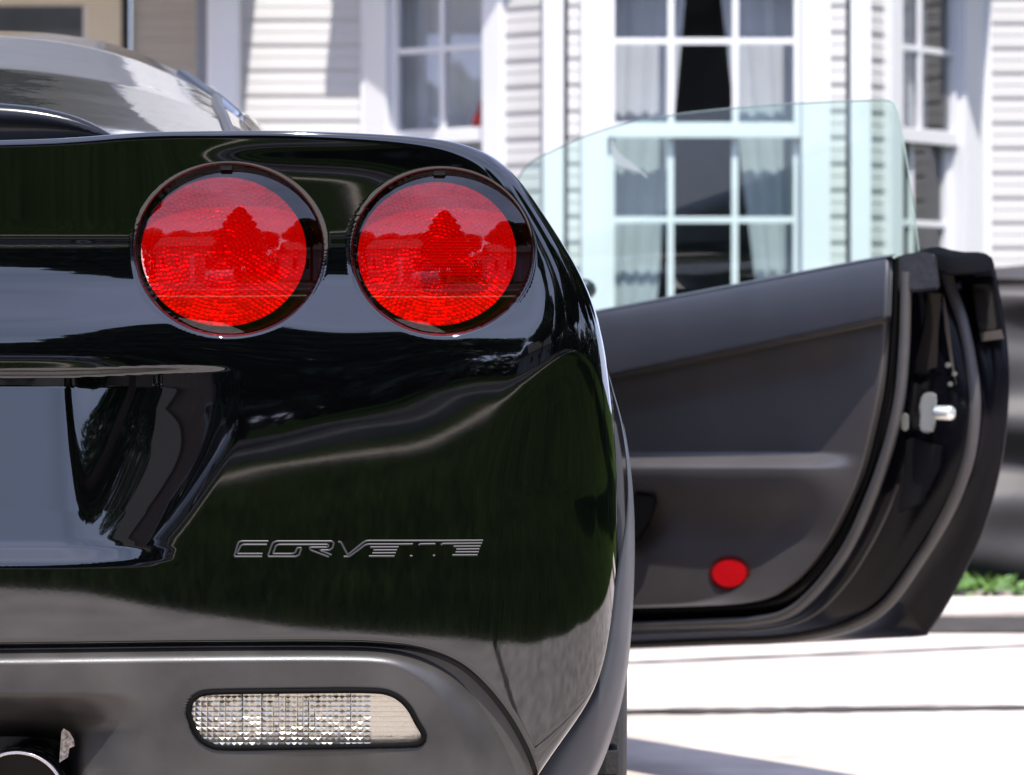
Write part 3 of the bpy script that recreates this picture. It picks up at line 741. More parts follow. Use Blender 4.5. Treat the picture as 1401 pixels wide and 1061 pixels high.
# card: columns to the curved edge, rows top to bottom
ny, nx = 220, 150
f_, v = np.meshgrid(np.linspace(0, 1, nx), np.linspace(0, 1, ny)); yb = 834.0
x = 760 + 460 * f_; y = top_y(x) + (yb - top_y(x)) * v
for _ in range(3):
    xr_ = edge_x(y); x = 760 + (xr_ - 760) * f_; y = top_y(x) + (yb - top_y(x)) * v
x = np.minimum(x, edge_x(y)); ey = edge_x(y) - x; ys = seam_y(x)
pad = 1 - sst(-3, 5, y - ys); bul = np.sin(np.clip((y - top_y(x)) / np.maximum(1, ys - top_y(x)), 0, 1) * math.pi * .5)
off = .018 * pad * bul ** .6
off += -.022 * (1 - pad) * sst(0, 60, y - ys) * sst(0, 90, ey)
arm = sst(618, 642, y) * (1 - sst(645, 745, y))
off += .036 * arm * (1 - sst(1090, 1185, x))
off += -.014 * np.exp(-((x - 880) / 60) ** 2 - ((y - 705) / 32) ** 2)
off += .006 * sst(690, 760, y) * sst(10, 60, ey)
off -= .012 * (1 - sst(0, 9, ey))
aa = (x - CX) / F; ss = (off + NIN[0] * P0[0] + NIN[1] * (P0[1] + D)) / (NIN[0] * aa + NIN[1])
Pd = np.stack([aa * ss, ss - D, HC - (y - CY) / F * ss], -1)
card_me = grid_mesh(Pd, flip=True)
card_me.materials.append(M_DOORCARD); card_me.materials.append(M_DOORPAD)
mi = (y < seam_y(x) - .5)[:-1, :-1].astype(np.int32)
card_me.polygons.foreach_set('material_index', mi.ravel())
new_obj('inner_panel', card_me, door)
new_obj('pad_seam', tube_mesh([IP(x, seam_y(x) + 1, .004) for x in np.linspace(770, 1214, 80)], .0022, 6), door, M_DOORPAD)
# top roll of the pad going over to the glass
Pt = np.array([[IP(x, float(top_y(x)) - 2.5 * math.sin(w * 1.57), .003 - w * .09) for x in np.linspace(760, 1225, 60)] for w in np.linspace(0, 1, 8)])
new_obj('top_roll', grid_mesh(Pt), door, M_DOORPAD)
# jamb loft from panel edge to outer skin
S1 = spline([(1240,372),(1239,420),(1237,480),(1231,545),(1219,600),(1206,642),(1191,682),(1170,730),(1147,769),(1113,811),(1076,840),(1028,850),(990,852),(900,855.5),(780,859)], 260)
MM = spline([(1262,372),(1261,430),(1258,500),(1252,560),(1243,615),(1230,660),(1212,705),(1188,752),(1160,795),(1122,835),(1080,855),(1030,862),(990,863),(900,866.5),(780,870)], 260)
S2 = spline([(1289,352),(1300,392),(1317,440),(1329,500),(1334,555),(1328,615),(1314,662),(1294,707),(1264,757),(1216,824),(1170,853),(1113,868),(1057,875),(990,877.5),(780,886)], 260)
E2 = spline([(1362,370),(1372,425),(1379,475),(1381,525),(1376,600),(1365,660),(1348,720),(1322,780),(1295,830),(1272,864),(1262,871),(1200,874.5),(1110,879.5),(980,884),(780,892)], 260)
lof = []
def curve_pts(c, off): return [IP(x, y, off) for x, y in c]
stack = [(E1, -.004), (E1, -.012), (S1, -.016), (S1, -.03)]
rows = [curve_pts(E1, -.006), curve_pts(E1 * .72 + S1 * .28, -.020), curve_pts(S1, -.018), curve_pts(S1 * .6 + MM * .4, -.045), curve_pts(MM, -.070), curve_pts(MM * .5 + S2 * .5, -.085), curve_pts(MM * .12 + S2 * .88, -.105), curve_pts(S2, -.115), curve_pts(S2 * .8 + E2 * .2, -.155), curve_pts(S2 * .4 + E2 * .6, -.175), curve_pts(S2 * .06 + E2 * .94, -.184), curve_pts(E2, -.190), curve_pts(E2, -.198)]
new_obj('door_shell', grid_mesh(np.array(rows)), door, M_JAMB)
outer = curve_pts(E2, -.198) + [IP(780, 440, -.198)]
inner_o = curve_pts(E2, -.190) + [IP(780, 440, -.190)]
new_obj('outer_skin', pydata(outer, [tuple(range(len(outer)))]), door, M_PAINT)
new_obj('door_seal', tube_mesh(curve_pts(S1, -.012), list(np.interp(np.linspace(0, 1, 260), [0, .5, 1], [.0085, .0085, .006])), 10), door, M_SEAL)
new_obj('door_seal', tube_mesh(curve_pts(S2, -.106), list(np.interp(np.linspace(0, 1, 260), [0, .12, .5, 1], [.010, .0085, .0095, .006])), 10), door, M_SEAL)
new_obj('panel_lip', tube_mesh(curve_pts(E1 + np.array([5.5, 2.0]), -.008), .0035, 8), door, M_GASKET)
new_obj('flange', tube_mesh(curve_pts(MM[90:], -.058), .0026, 6), door, M_SEAL)
def plate(pts, off0, off1, mat_, name, bevel=.0015):
    me = prism_mesh([IP(x, y, off0) for x, y in pts], [IP(x, y, off1) for x, y in pts])
    if bevel:
        bm = bmesh.new(); bm.from_mesh(me); bmesh.ops.bevel(bm, geom=bm.edges[:], offset=bevel, segments=2, affect='EDGES'); bm.to_mesh(me); bm.free()
    return new_obj(name, me, door, mat_)
def rrect(x0, y0, x1, y1, r, n=6):
    out_ = []
    for cx_, cy_, a0 in ((x1 - r, y0 + r, -90), (x1 - r, y1 - r, 0), (x0 + r, y1 - r, 90), (x0 + r, y0 + r, 180)):
        for k in range(n + 1):
            a = math.radians(a0 + 90 * k / n); out_.append((cx_ + r * math.cos(a), cy_ + r * math.sin(a)))
    return out_
plate([(1219,356),(1232,349),(1262,344),(1280,348),(1284,372),(1286,396),(1262,399),(1236,401),(1221,402)], -.012, -.05, M_FOIL, 'corner_film', .004)
plate([(1250,347),(1262,341.5),(1276,338),(1290,338.5),(1300,342),(1318,345),(1342,345),(1354,349),(1360,358),(1361,373),(1330,376),(1300,378),(1285,372),(1276,356),(1256,352)], -.06, -.165, M_TRIM, 'top_cap', .003)
plate([(1330,358),(1340,351),(1350,353),(1352,364),(1349,372),(1330,371)], -.15, -.168, mat('cap_face', (.16, .14, .13), .5), 'cap_face', .001)
plate([(1326,381),(1360,377),(1374,462),(1342,466)], -.150, -.182, M_TRIM, 'handle_block', .003)
plate([(x + (y - 380) * .14, y) for x, y in rrect(1329, 388, 1354, 452, 5)], -.146, -.16, mat('handle_face', (.06, .055, .055), .5), 'handle_plate', .001)
plate([(x + (y - 400) * .12, y) for x, y in rrect(1332, 398, 1348, 442, 5)], -.142, -.16, mat('handle_button', (.035, .032, .032), .45), 'handle_button', .001)
plate([(1340,455),(1370,451),(1374,464),(1343,468)], -.143, -.16, mat('handle_foot', (.14, .12, .105), .6), 'handle_foot', .001)
plate([(1269,402),(1288,402),(1284,450),(1282,503),(1252,512),(1251,500),(1264,450)], -.060, -.075, mat('jamb_panel', (.030, .024, .02), .5), 'jamb_panel', .001)
plate([(1290,400),(1298,440),(1305,500),(1309,528),(1301,500),(1293,450)], -.088, -.10, mat('inner_metal', (.26, .21, .17), .5), 'inner_metal', .0005)
plate([(1250,520),(1258,527),(1290,512),(1287,507),(1262,517)], -.055, -.07, M_JAMB, 'bracket', .0008)
plate([(1240,600),(1248,598),(1290,611),(1288,640),(1262,690),(1228,702),(1236,655)], -.052, -.085, M_TRIM, 'latch_cover', .003)
plate(rrect(1233, 566, 1243, 590, 5), -.030, -.045, M_LATCH, 'bolt', .001)
for q in ((1297, 500, 4), (1306, 512, 3.5), (1300, 526, 3.5)):
    plate([(q[0] + q[2] * math.cos(a), q[1] + q[2] * math.sin(a)) for a in np.linspace(0, 6.28, 12, endpoint=False)], -.084, -.095, M_LATCH, 'rivet', .0005)
latch = plate([(1261,541),(1266,537),(1279,537),(1282,543),(1281,556),(1279,562),(1281,572),(1279,588),(1274,593),(1261,592),(1258,586),(1259,566),(1257,560)], -.036, -.055, M_LATCH, 'latch', .003)
a, b = IP(1280, 565, -.03), IP(1303, 565.5, -.04)
new_obj('latch_pin', lathe_mesh([(0, .0002), (0, .009), (.004, .011), ((b - a).length - .004, .011), ((b - a).length, .009), ((b - a).length, .0002)], a, b - a, 24), latch, M_LATCH)
# red marker, pull pocket
el = lambda cx_, cy_, rx, ry: [(cx_ + rx * math.cos(t), cy_ + ry * math.sin(t)) for t in np.linspace(0, 2 * math.pi, 40, endpoint=False)]
plate(el(998, 785, 29, 24.5), -.03, -.0145, mat('reflector_rim', (.10, .01, .01), .4), 'reflector_rim', .001)
plate(el(998, 785, 23, 19), -.03, -.0125, M_REDREF, 'red_reflector', .001)
plate([(868,672),(893,676),(900,684),(892,712),(872,742),(860,742)], -.02, .006, M_GASKET, 'door_pull', .004)
# glass
GL = spline([(700,262),(722,226),(760,205),(800,187),(850,171),(900,161),(950,154),(1050,144.5),(1130,140),(1190,137.8),(1212,137.5),(1221,141),(1228,152),(1238,205),(1248,270),(1254,318),(1257,344)], 120)
gp = [tuple(p) for p in GL] + [(1225, 360), (1000, 400), (820, 432), (700, 470)]
glass = new_obj('window_glass', pydata([IP(x, y, -.085) for x, y in gp], [tuple(range(len(gp)))]), door, M_GREENGL)
new_obj('glass_edge', tube_mesh([IP(x, y, -.0852) for x, y in GL], .0012, 6), glass, M_GLEDGE)
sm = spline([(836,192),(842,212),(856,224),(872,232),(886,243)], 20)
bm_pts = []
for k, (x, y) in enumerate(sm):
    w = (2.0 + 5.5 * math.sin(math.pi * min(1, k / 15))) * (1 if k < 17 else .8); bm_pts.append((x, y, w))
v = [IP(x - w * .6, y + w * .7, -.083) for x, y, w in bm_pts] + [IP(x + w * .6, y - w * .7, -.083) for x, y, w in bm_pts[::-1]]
M_GLARE_FILM = mat('glare_film', (.8, .82, .74), .8); _b = M_GLARE_FILM.node_tree.nodes['Principled BSDF']; _b.inputs['Alpha'].default_value = .6  # pale film painted on the glass in place of a sun reflection
new_obj('sun_glare', pydata(v, [tuple(range(len(v)))]), glass, M_GLARE_FILM)
# mirror by the front of the glass
mc = IP(800, 396, -.30)
new_obj('door_mirror', lathe_mesh([(-.02, .0005), (-.02, .012), (-.012, .018), (.0, .0195), (.05, .018), (.08, .008), (.085, .0005)], mc, Vector((.1, 1, 0)), 32), door, M_TRIM)

# ------------------------------------------------------------------ the house
house = new_obj('house', None, label='pale house with vinyl siding and a white bay window behind the car', cat='house')
LAP = .1077
def lap_mesh(nlap=1):
    "clapboard of unit length: shadow lip at the bottom, two soft steps"
    v, f = [], []
    sec = [(0, 0), (-.012, .0), (-.0125, .012), (-.008, LAP * .48), (-.0105, LAP * .52), (-.004, LAP), (0, LAP)]
    for k in range(nlap):
        b = len(v)
        for x in (0, 1):
            for y, z in sec: v.append((x, y, z + k * LAP))
        m = len(sec)
        for i in range(m - 1): f.append((b + i, b + m + i, b + m + i + 1, b + i + 1))
        f.append(tuple(b + i for i in range(m))); f.append(tuple(b + m + i for i in range(m - 1, -1, -1)))
    return pydata(v, f)
LAP1 = lap_mesh(1); LAP1.materials.append(M_SIDING)
Z_SIDE0, N_SIDE = .06, 24                       # boards told apart up to here
LAPUP = lap_mesh(26); LAPUP.materials.append(M_SIDING)

class Face:
    "a wall plane between two plan points, outward side toward the camera"
    def __init__(s, a, b):
        s.a = Vector((a[0], a[1], 0)); s.b = Vector((b[0], b[1], 0)); s.d = (s.b - s.a); s.len = s.d.length; s.d.normalize(); s.rz = math.atan2(s.d.y, s.d.x)
        s.n = Vector((s.d.y, -s.d.x, 0))
        s.M = Matrix.Translation(s.a) @ Matrix.Rotation(s.rz, 4, 'Z')      # local: x along, y inward, z up
    def at(s, px):
        "distance along for a photo column"
        t = (px - CX) / F; # (a + d*u).x = t*((a+d*u).y + D)
        return (t * (s.a.y + D) - s.a.x) / (s.d.x - t * s.d.y)
    def z(s, u, py):
        p = s.a + s.d * u; return HC - (py - CY) / F * (p.y + D)

def siding(face, u0, u1, parent, z1=None, nb=N_SIDE, upper=True):
    for k in range(nb):
        o = new_obj('siding_board', LAP1, parent); o.matrix_local = face.M @ Matrix.Translation((u0, 0, Z_SIDE0 + k * LAP)) @ Matrix.Diagonal((u1 - u0, 1, 1, 1))
    if upper:
        o = new_obj('upper_siding', LAPUP, parent, kind='stuff'); o.matrix_local = face.M @ Matrix.Translation((u0, 0, Z_SIDE0 + nb * LAP)) @ Matrix.Diagonal((u1 - u0, 1, 1, 1))

def fbox(face, boxes, name, parent, m, bevel=.004):
    return new_obj(name, box_mesh(boxes, face.M, bevel), parent, m)

DL, DC, DR = 16.72, 16.0, 16.9
A_ = W(757, 0, DC); B_ = W(503, 0, DL); C_ = W(1177, 0, DC); E_ = W(1337, 0, DR)
f_ctr = Face((A_.x, A_.y), (C_.x, C_.y)); f_lft = Face((B_.x, B_.y), (A_.x, A_.y)); f_rgt = Face((C_.x, C_.y), (E_.x, E_.y))
f_lw = Face((W(322, 0, DL).x, DL - D), (B_.x, B_.y)); f_rw = Face((E_.x, E_.y), (E_.x + 1.6, E_.y))
DP = 17.6
f_po = Face((W(-420, 0, DP).x, DP - D), (W(330, 0, DP).x, DP - D))

wall_l = new_obj('wall', None, house); siding(f_lw, -.02, f_lw.len - .03, wall_l)
wall_r = new_obj('wall', None, house); siding(f_rw, .06, f_rw.len, wall_r)
wall_p = new_obj('wall', None, house); siding(f_po, f_po.at(180), f_po.len, wall_p, upper=False)
bay = new_obj('bay_wall', None, house)
ZT, ZBOT = 2.36, .84
ZM = f_ctr.z(0, 177)
def pane_window(face, c0, c1, s0, s1, mun, name):
    "casing c0-c1 (outer), sash opening s0-s1, muntin centres"
    w = new_obj(name, None, house)
    fbox(face, [((c0, -.045, ZBOT - .09), (s0, .05, ZT + .1))], 'casing', w, M_WHITE); fbox(face, [((s1, -.045, ZBOT - .09), (c1, .05, ZT + .1))], 'casing', w, M_WHITE)
    fbox(face, [((s0, -.043, ZT), (s1, .05, ZT + .098))], 'head', w, M_WHITE); fbox(face, [((c0 - .02, -.075, ZBOT - .12), (c1 + .02, .05, ZBOT - .085))], 'sill', w, M_WHITE)
    zc = ZM
    for nm, z0, z1, yo in (('upper_sash', zc - .035, ZT, -.012), ('lower_sash', ZBOT - .085, zc + .03, .028)):
        st = .03
        fr = fbox(face, [((s0, yo, z0), (s0 + st, yo + .035, z1)), ((s1 - st, yo, z0), (s1, yo + .035, z1)), ((s0 + st, yo, z0), (s1 - st, yo + .036, z0 + (.055 if nm == 'lower_sash' else .058))), ((s0 + st, yo, z1 - .045), (s1 - st, yo + .036, z1))], nm, w, M_WHITE, .003)
        for u in mun: fbox(face, [((u - .013, yo + .004, z0 + .03), (u + .013, yo + .022, z1 - .02))], 'muntin', w, M_WHITE, .003)
        zs = [f_ctr.z(0, 57)] if nm == 'upper_sash' else [f_ctr.z(0, 301)]
        for z in zs: fbox(face, [((s0 + .01, yo + .006, z - .013), (s1 - .01, yo + .020, z + .013))], 'muntin', w, M_WHITE, .003)
        new_obj('pane', pydata([face.M @ Vector(p) for p in ((s0 + .01, yo + .026, z0), (s1 - .01, yo + .026, z0), (s1 - .01, yo + .026, z1), (s0 + .01, yo + .026, z1))], [(0, 1, 2, 3)]), w, M_WINGL)
    return w
at = f_ctr.at
win_c = pane_window(f_ctr, at(795), at(1135), at(831), at(1096), [at(918), at(1006)], 'window')
siding(f_ctr, .06, at(797), bay); siding(f_ctr, at(1133), f_ctr.len - .06, bay)
al = f_lft.at
win_l = pane_window(f_lft, al(508), al(694), al(538), al(669), [al(606)], 'window')
siding(f_lft, .02, al(509), bay); siding(f_lft, al(693), f_lft.len - .06, bay)
ar = f_rgt.at
win_r = pane_window(f_rgt, ar(1207), ar(1334), ar(1223), ar(1308), [ar(1258)], 'window')
siding(f_rgt, .06, ar(1208), bay)
# solid wall above and below the windows
for fc, a0, a1 in ((f_ctr, at(795), at(1135)), (f_lft, al(508), al(694)), (f_rgt, ar(1207), ar(1334))):
    for k in range(6):
        o = new_obj('siding_board', LAP1, bay); o.matrix_local = fc.M @ Matrix.Translation((a0, 0, Z_SIDE0 + k * LAP)) @ Matrix.Diagonal((a1 - a0, 1, 1, 1))
def post(x, y, name, w=.075, z1=5.4, m=M_WHITE, parent=house):
    return new_obj(name, box_mesh([((x - w / 2, y - w / 2, 0), (x + w / 2, y + w / 2, z1))], None, .008), parent, m)
post(A_.x, A_.y + .01, 'corner_post', .085); post(C_.x, C_.y + .01, 'corner_post', .085); post(B_.x + .0, B_.y - .01, 'corner_post', .06); post(E_.x + .03, E_.y - .0, 'corner_post', .06)
# bay roof whose eave shades the upper left facet, and the main eave
ez = 2.80
def eave_poly(o_): return [Vector((B_.x - .367 - o_, B_.y, 0)), Vector((B_.x + .37, A_.y - .22 - o_, 0)), Vector((C_.x + .05 + o_*.4, C_.y - .22 - o_, 0)), Vector((E_.x + .02 + o_, E_.y, 0))]
lo = [p + Vector((0, 0, ez)) for p in eave_poly(0)]; hi = [p + Vector((0, 0, ez + .12)) for p in eave_poly(0)]
new_obj('bay_eave', prism_mesh(lo, hi), house, M_WHITE)
rt = [Vector((B_.x + .5, B_.y + .05, ez + .75)), Vector((E_.x - .5, E_.y + .05, ez + .75))]
new_obj('bay_roof', pydata(hi + rt, [(0, 1, 4), (1, 2, 5, 4), (2, 3, 5)]), house, M_ROOF)
new_obj('main_roof', pydata([(-9, DL - D - .5, 5.5), (9, DL - D - .5, 5.5), (9, DL - D + 5, 8.6), (-9, DL - D + 5, 8.6), (-9, DL - D - .5, 5.38), (9, DL - D - .5, 5.38), (9, DL - D + 5, 5.38), (-9, DL - D + 5, 5.38)], [(0, 1, 2, 3), (4, 7, 6, 5), (0, 4, 5, 1)]), house, M_ROOF)
# wall backing so that no light leaks
bx0, bx1 = f_lw.a.x, E_.x + 1.6
bk = new_obj('wall_backing', box_mesh([((bx0, DL - D + .03, 0), (B_.x + .05, DL - D + .1, 5.4)), ((E_.x - .05, DR - D + .03, 0), (bx1, DR - D + .1, 5.4)), ((f_lw.a.x - .01, DL - D + .02, 0), (f_lw.a.x + .06, DP - D + .03, 5.4)), ((-8, DP - D + .03, 2.75), (f_lw.a.x, DP - D + .1, 5.4))]), house, M_SIDING)
room = new_obj('room', box_mesh([((B_.x - .5, DR - D + 2.2, 0), (E_.x + .5, DR - D + 2.3, 2.9)), ((B_.x - .5, DR - D + .1, 0), (B_.x - .4, DR - D + 2.2, 2.9)), ((E_.x + .4, DR - D + .1, 0), (E_.x + .5, DR - D + 2.2, 2.9)), ((B_.x - .5, DC - D + .3, -.05), (E_.x + .5, DR - D + 2.3, .0)), ((B_.x - .1, DC - D + .25, 2.62), (E_.x + .1, DR - D + 2.3, 2.7))]), house, M_ROOM)
# curtains
def curtain(face, tl, tr, bl, br, zt, zb, yo, folds, parent, amp=.005):
    "columns (distance along the face) at top and bottom, hanging in folds"
    n, m = 60, 14; P = np.zeros((m, n, 3)); ph = random.random() * 6
    for i in range(m):
        s = i / (m - 1)
        for j in range(n):
            q = j / (n - 1); u = (tl + (tr - tl) * q) * (1 - s) + (bl + (br - bl) * q) * s
            wv = math.sin(q * folds * 6.28 + ph) + .4 * math.sin(q * folds * 11 + 2 * ph)
            P[i, j] = face.M @ Vector((u, yo + amp * wv, zt + (zb - zt) * s))
    return new_obj('curtain', grid_mesh(P), parent, M_CURT)
curtain(f_ctr, at(822), at(946), at(822), at(896), 2.34, .75, .17, 5, win_c); curtain(f_ctr, at(982), at(1106), at(1046), at(1106), 2.34, .75, .17, 4, win_c)
curtain(f_lft, al(505), al(680), al(505), al(680), 2.34, .75, .14, 8, win_l, .004)
curtain(f_rgt, ar(1221), ar(1310), ar(1221), ar(1310), 2.34, ZM, .14, 6, win_r, .004)
zc_ = f_lft.z(al(645), 160)
M_ = f_lft.M @ Vector((al(645), .075, zc_))
new_obj('red_ornament', lathe_mesh([(-.05, .0005), (-.05, .05), (.0, .045), (.03, .028), (.06, .02), (.09, .0005)], M_, Vector((0, 0, 1)), 20), win_l, M_RED)
# porch: framed window, post, roof
pw = new_obj('porch_window', None, house)
ap = f_po.at
zt_, zb_ = f_po.z(0, 8), 1.0
fbox(f_po, [((ap(122), -.06, .1), (ap(168), .04, 2.6))], 'casing', pw, M_CREAM); fbox(f_po, [((ap(-300), -.06, zt_), (ap(122), .04, 2.6))], 'head', pw, M_CREAM)
fbox(f_po, [((ap(168), -.05, .1), (ap(178), .03, 2.6))], 'weather_strip', pw, M_TRIM, .001)
fbox(f_po, [((ap(114), -.02, .2), (ap(122), .03, zt_))], 'sash', pw, M_WHITE, .002)
new_obj('pane', pydata([f_po.M @ Vector(p) for p in ((ap(-300), .01, .3), (ap(116), .01, .3), (ap(116), .01, zt_ + .02), (ap(-300), .01, zt_ + .02))], [(0, 1, 2, 3)]), pw, M_WINGL)
new_obj('blind', pydata([f_po.M @ Vector(p) for p in ((ap(-300), .12, .3), (ap(122), .12, .3), (ap(122), .12, zt_ + .02), (ap(-300), .12, zt_ + .02))], [(0, 1, 2, 3)]), pw, mat('blind', (.16, .17, .20), .8, var=.2, vscale=3))
PD = 16.45
p_a, p_b = W(268, 0, PD), W(326, 0, PD)
pp = new_obj('porch_post', box_mesh([((p_a.x + .045, p_a.y, 0), (p_b.x, p_a.y + .15, 2.75))], None, .012), house, M_WHITE)
new_obj('post_shade_strip', box_mesh([((p_a.x, p_a.y + .03, 0), (p_a.x + .044, p_a.y + .12, 2.75))], None, .006), house, mat('gap_shade', (.20, .21, .25), .6))  # dark blue-grey strip painted for the shade in the gap beside the post
new_obj('porch_bounce_floor', box_mesh([((-8, 8.6, GZ), (p_b.x + .02, DP - D, .02))], None, .01), house, M_CONC)  # unseen pale slab added to bounce neutral light onto the porch
new_obj('porch_roof', box_mesh([((-8, 11.5, 2.62), (p_b.x + .10, DP - D + .03, 2.95))], None, .02), house, M_WHITE)

# ------------------------------------------------------------------ right edge: garden bed and grey car
bedY = 7.1
plant = new_obj('garden_plant', None, label='bright green low plant at the path edge beside the black door', cat='plant'); plant.location = (1.17, bedY + .12, GZ)
v, f = [], []
for k in range(900):
    c_ = Vector((random.gauss(.02, .13), random.gauss(0, .06), random.uniform(.03, .19)))
    a = Vector((random.uniform(-1, 1), random.uniform(-1, 1), random.uniform(-.3, 1))).normalized() * .025; b = a.orthogonal().normalized() * .011
    i0 = len(v); v += [c_ - a, c_ + b, c_ + a, c_ - b]; f.append((i0, i0+1, i0+2, i0+3))
new_obj('leaves', pydata(v, f), plant, mat('bright_leaf', (.04, .10, .015), .6, col2=(.10, .19, .03), vscale=20), kind='stuff')
v, f = [], []
new_obj('stem', tube_mesh([Vector((0, 0, .0)), Vector((.01, 0, .1)), Vector((.0, .01, .2))], .006, 6, up=Vector((0, 1, 0))), plant, M_BARK)
for k in range(6):
    x0 = 1.27 + k * .19
    me = box_mesh([((-.088, -.06, 0), (.088, .06, .135 + .02 * random.random()))], None, .014)
    new_obj('edging_stone', me, None, M_STONE, label=['tan edging stone nearest the green plant by the path', 'second tan edging stone from the green plant', 'third tan edging stone from the green plant', 'fourth tan edging stone from the green plant', 'fifth tan edging stone from the green plant', 'last tan edging stone of the row by the path'][k], cat='stone', group='edging stones').location = (x0, bedY + .12, GZ)

def sedan(name, label, paint, x, y, rz, scale=1.0, front_detail=True):
    "simple lofted saloon: body with arches, glasshouse, wheels, lamps. local +Y forward"
    root = new_obj(name, None, label=label, cat='car'); root.location = (x, y, GZ); root.rotation_euler = (0, 0, rz)
    L = 4.6; ys = np.linspace(-L/2, L/2, 90); th = np.linspace(0, math.pi, 41)
    P = np.zeros((len(ys), len(th), 3))
    for i, yv in enumerate(ys):
        e = abs(yv) / (L/2); hw = .90 * (1 - .22 * max(0, e - .55) ** 2 / .2) * (1 - max(0, e - .95) * 1.5)
        top = np.interp(yv, [-2.3, -2.15, -1.5, -.9, .9, 1.5, 2.1, 2.3], [.72, .95, .99, .97, .95, .90, .80, .60]); bot = np.interp(yv, [-2.3, -2.1, 2.1, 2.3], [.36, .22, .20, .30])
        for j, t in enumerate(th):
            cx_, sz = math.cos(t), math.sin(t)
            xx = hw * math.copysign(abs(cx_) ** .34, cx_); zz = sz ** .42
            zz = bot + (top - bot) * zz; xx *= 1 - .10 * ((zz - .55) / .5) ** 2
            P[i, j] = (xx, yv, zz)
    body = new_obj('body', grid_mesh(P), root, paint)
    caps = []
    for i in (0, -1): new_obj('bumper', pydata(list(P[i]), [tuple(range(len(th)))], True), root, paint)
    new_obj('floor_pan', box_mesh([((-.8, -2.1, .2), (.8, 2.1, .3))]), root, M_TRIM)
    P = np.zeros((40, 21, 3))
    for i, yv in enumerate(np.linspace(-1.75, 1.15, 40)):
        h = np.interp(yv, [-1.75, -1.0, -.4, .2, 1.15], [.0, .38, .48, .46, .0]); hw = .74 - .16 * h / .48
        for j, t in enumerate(np.linspace(0, math.pi, 21)):
            c_ = math.cos(t); P[i, j] = (hw * math.copysign(abs(c_) ** .5, c_) if h > .02 else .74 * c_, yv, .93 + h * math.sin(t) ** .5)
    new_obj('glasshouse', grid_mesh(P), root, M_GLASSDK)
    P2_ = []
    for i, yv in enumerate(np.linspace(-.95, .25, 14)):
        h = np.interp(yv, [-1.75, -1.0, -.4, .2, 1.15], [.0, .38, .48, .46, .0]) + .012
        P2_.append([(xv, yv, .93 + h - .05 * abs(xv / .55) ** 3) for xv in np.linspace(-.53, .53, 11)])
    new_obj('roof', grid_mesh(np.array(P2_)), root, paint)
    for sx in (-1, 1):
        for yv in (-1.38, 1.38):
            wh = new_obj('wheel', None, root)
            new_obj('tyre', lathe_mesh([(.02, .2), (0, .24), (.01, .30), (.03, .32), (.19, .32), (.21, .28)], Vector((sx * .90, yv, .32)), Vector((-sx, 0, 0)), 40), wh, M_RUBBER)
            new_obj('rim', lathe_mesh([(.0, .03), (.02, .05), (.025, .19), (.01, .205), (.03, .21)], Vector((sx * .895, yv, .32)), Vector((-sx, 0, 0)), 30), wh, M_STEEL)
        new_obj('headlamp', box_mesh([((sx * .48 - .16, 2.02, .60), (sx * .48 + .16, 2.26, .72))], None, .04, 3), root, M_HEAD)
        new_obj('tail_lamp', box_mesh([((sx * .62 - .14, -2.28, .70), (sx * .62 + .14, -2.1, .86))], None, .03, 3), root, M_REDREF)
    if front_detail:
        new_obj('grille', box_mesh([((-.42, 2.22, .40), (.42, 2.305, .54))], None, .02), root, M_TRIM)
        new_obj('bumper_strip', box_mesh([((-.86, 1.98, .47), (.86, 2.0, .50))]), root, M_TRIM)
    return root
cover = new_obj('covered_load', None, label='low dark grey covered load with soft folds behind the open door, right edge', cat='cover'); cover.location = (2.0, 8.2, GZ)
xs = np.linspace(-1.25, 1.3, 110); ns = 110; P = np.zeros((ns, 110, 3))
for i in range(ns):
    s_ = i / (ns - 1)
    for j, x in enumerate(xs):
        top = .985 + .07 * sst(-1.2, -.3, x) - GZ * 0; q = s_ / .62
        if q <= 1: z = .06 + (top - .06) * q; y = -.02 + .05 * q
        else: z = top + .05 * math.sin((q - 1) * 2); y = .03 + (q - 1) * 1.5
        zz = min(1, z / top)
        y += (.030 * math.sin(zz * 17 + .5) + .016 * math.sin(zz * 31 + x * 2.2 + 1) + .010 * math.sin(zz * 14 - x * 11)) * (1 if q <= 1 else 0)
        z += .010 * math.sin(x * 9 + s_ * 22) * (1 if q > .8 else .2)
        if zz > .88 and q <= 1.0: y += .10 * ((zz - .88) / .12) ** 2
        P[i, j] = (x, y, z)
new_obj('cover_cloth', grid_mesh(P), cover, mat('grey_cover', (.040, .036, .036), .5, spec=.3, var=.12, vscale=3, bump=.1, bscale=30))
new_obj('hem', tube_mesh([Vector(P[0, j]) for j in range(110)], .012, 8, up=Vector((0, 0, 1))), cover, mat('hem_cloth', (.13, .12, .12), .6))
new_obj('base', box_mesh([((-1.1, .1, 0), (1.1, 1.2, .9))], None, .05), cover, M_TRIM)

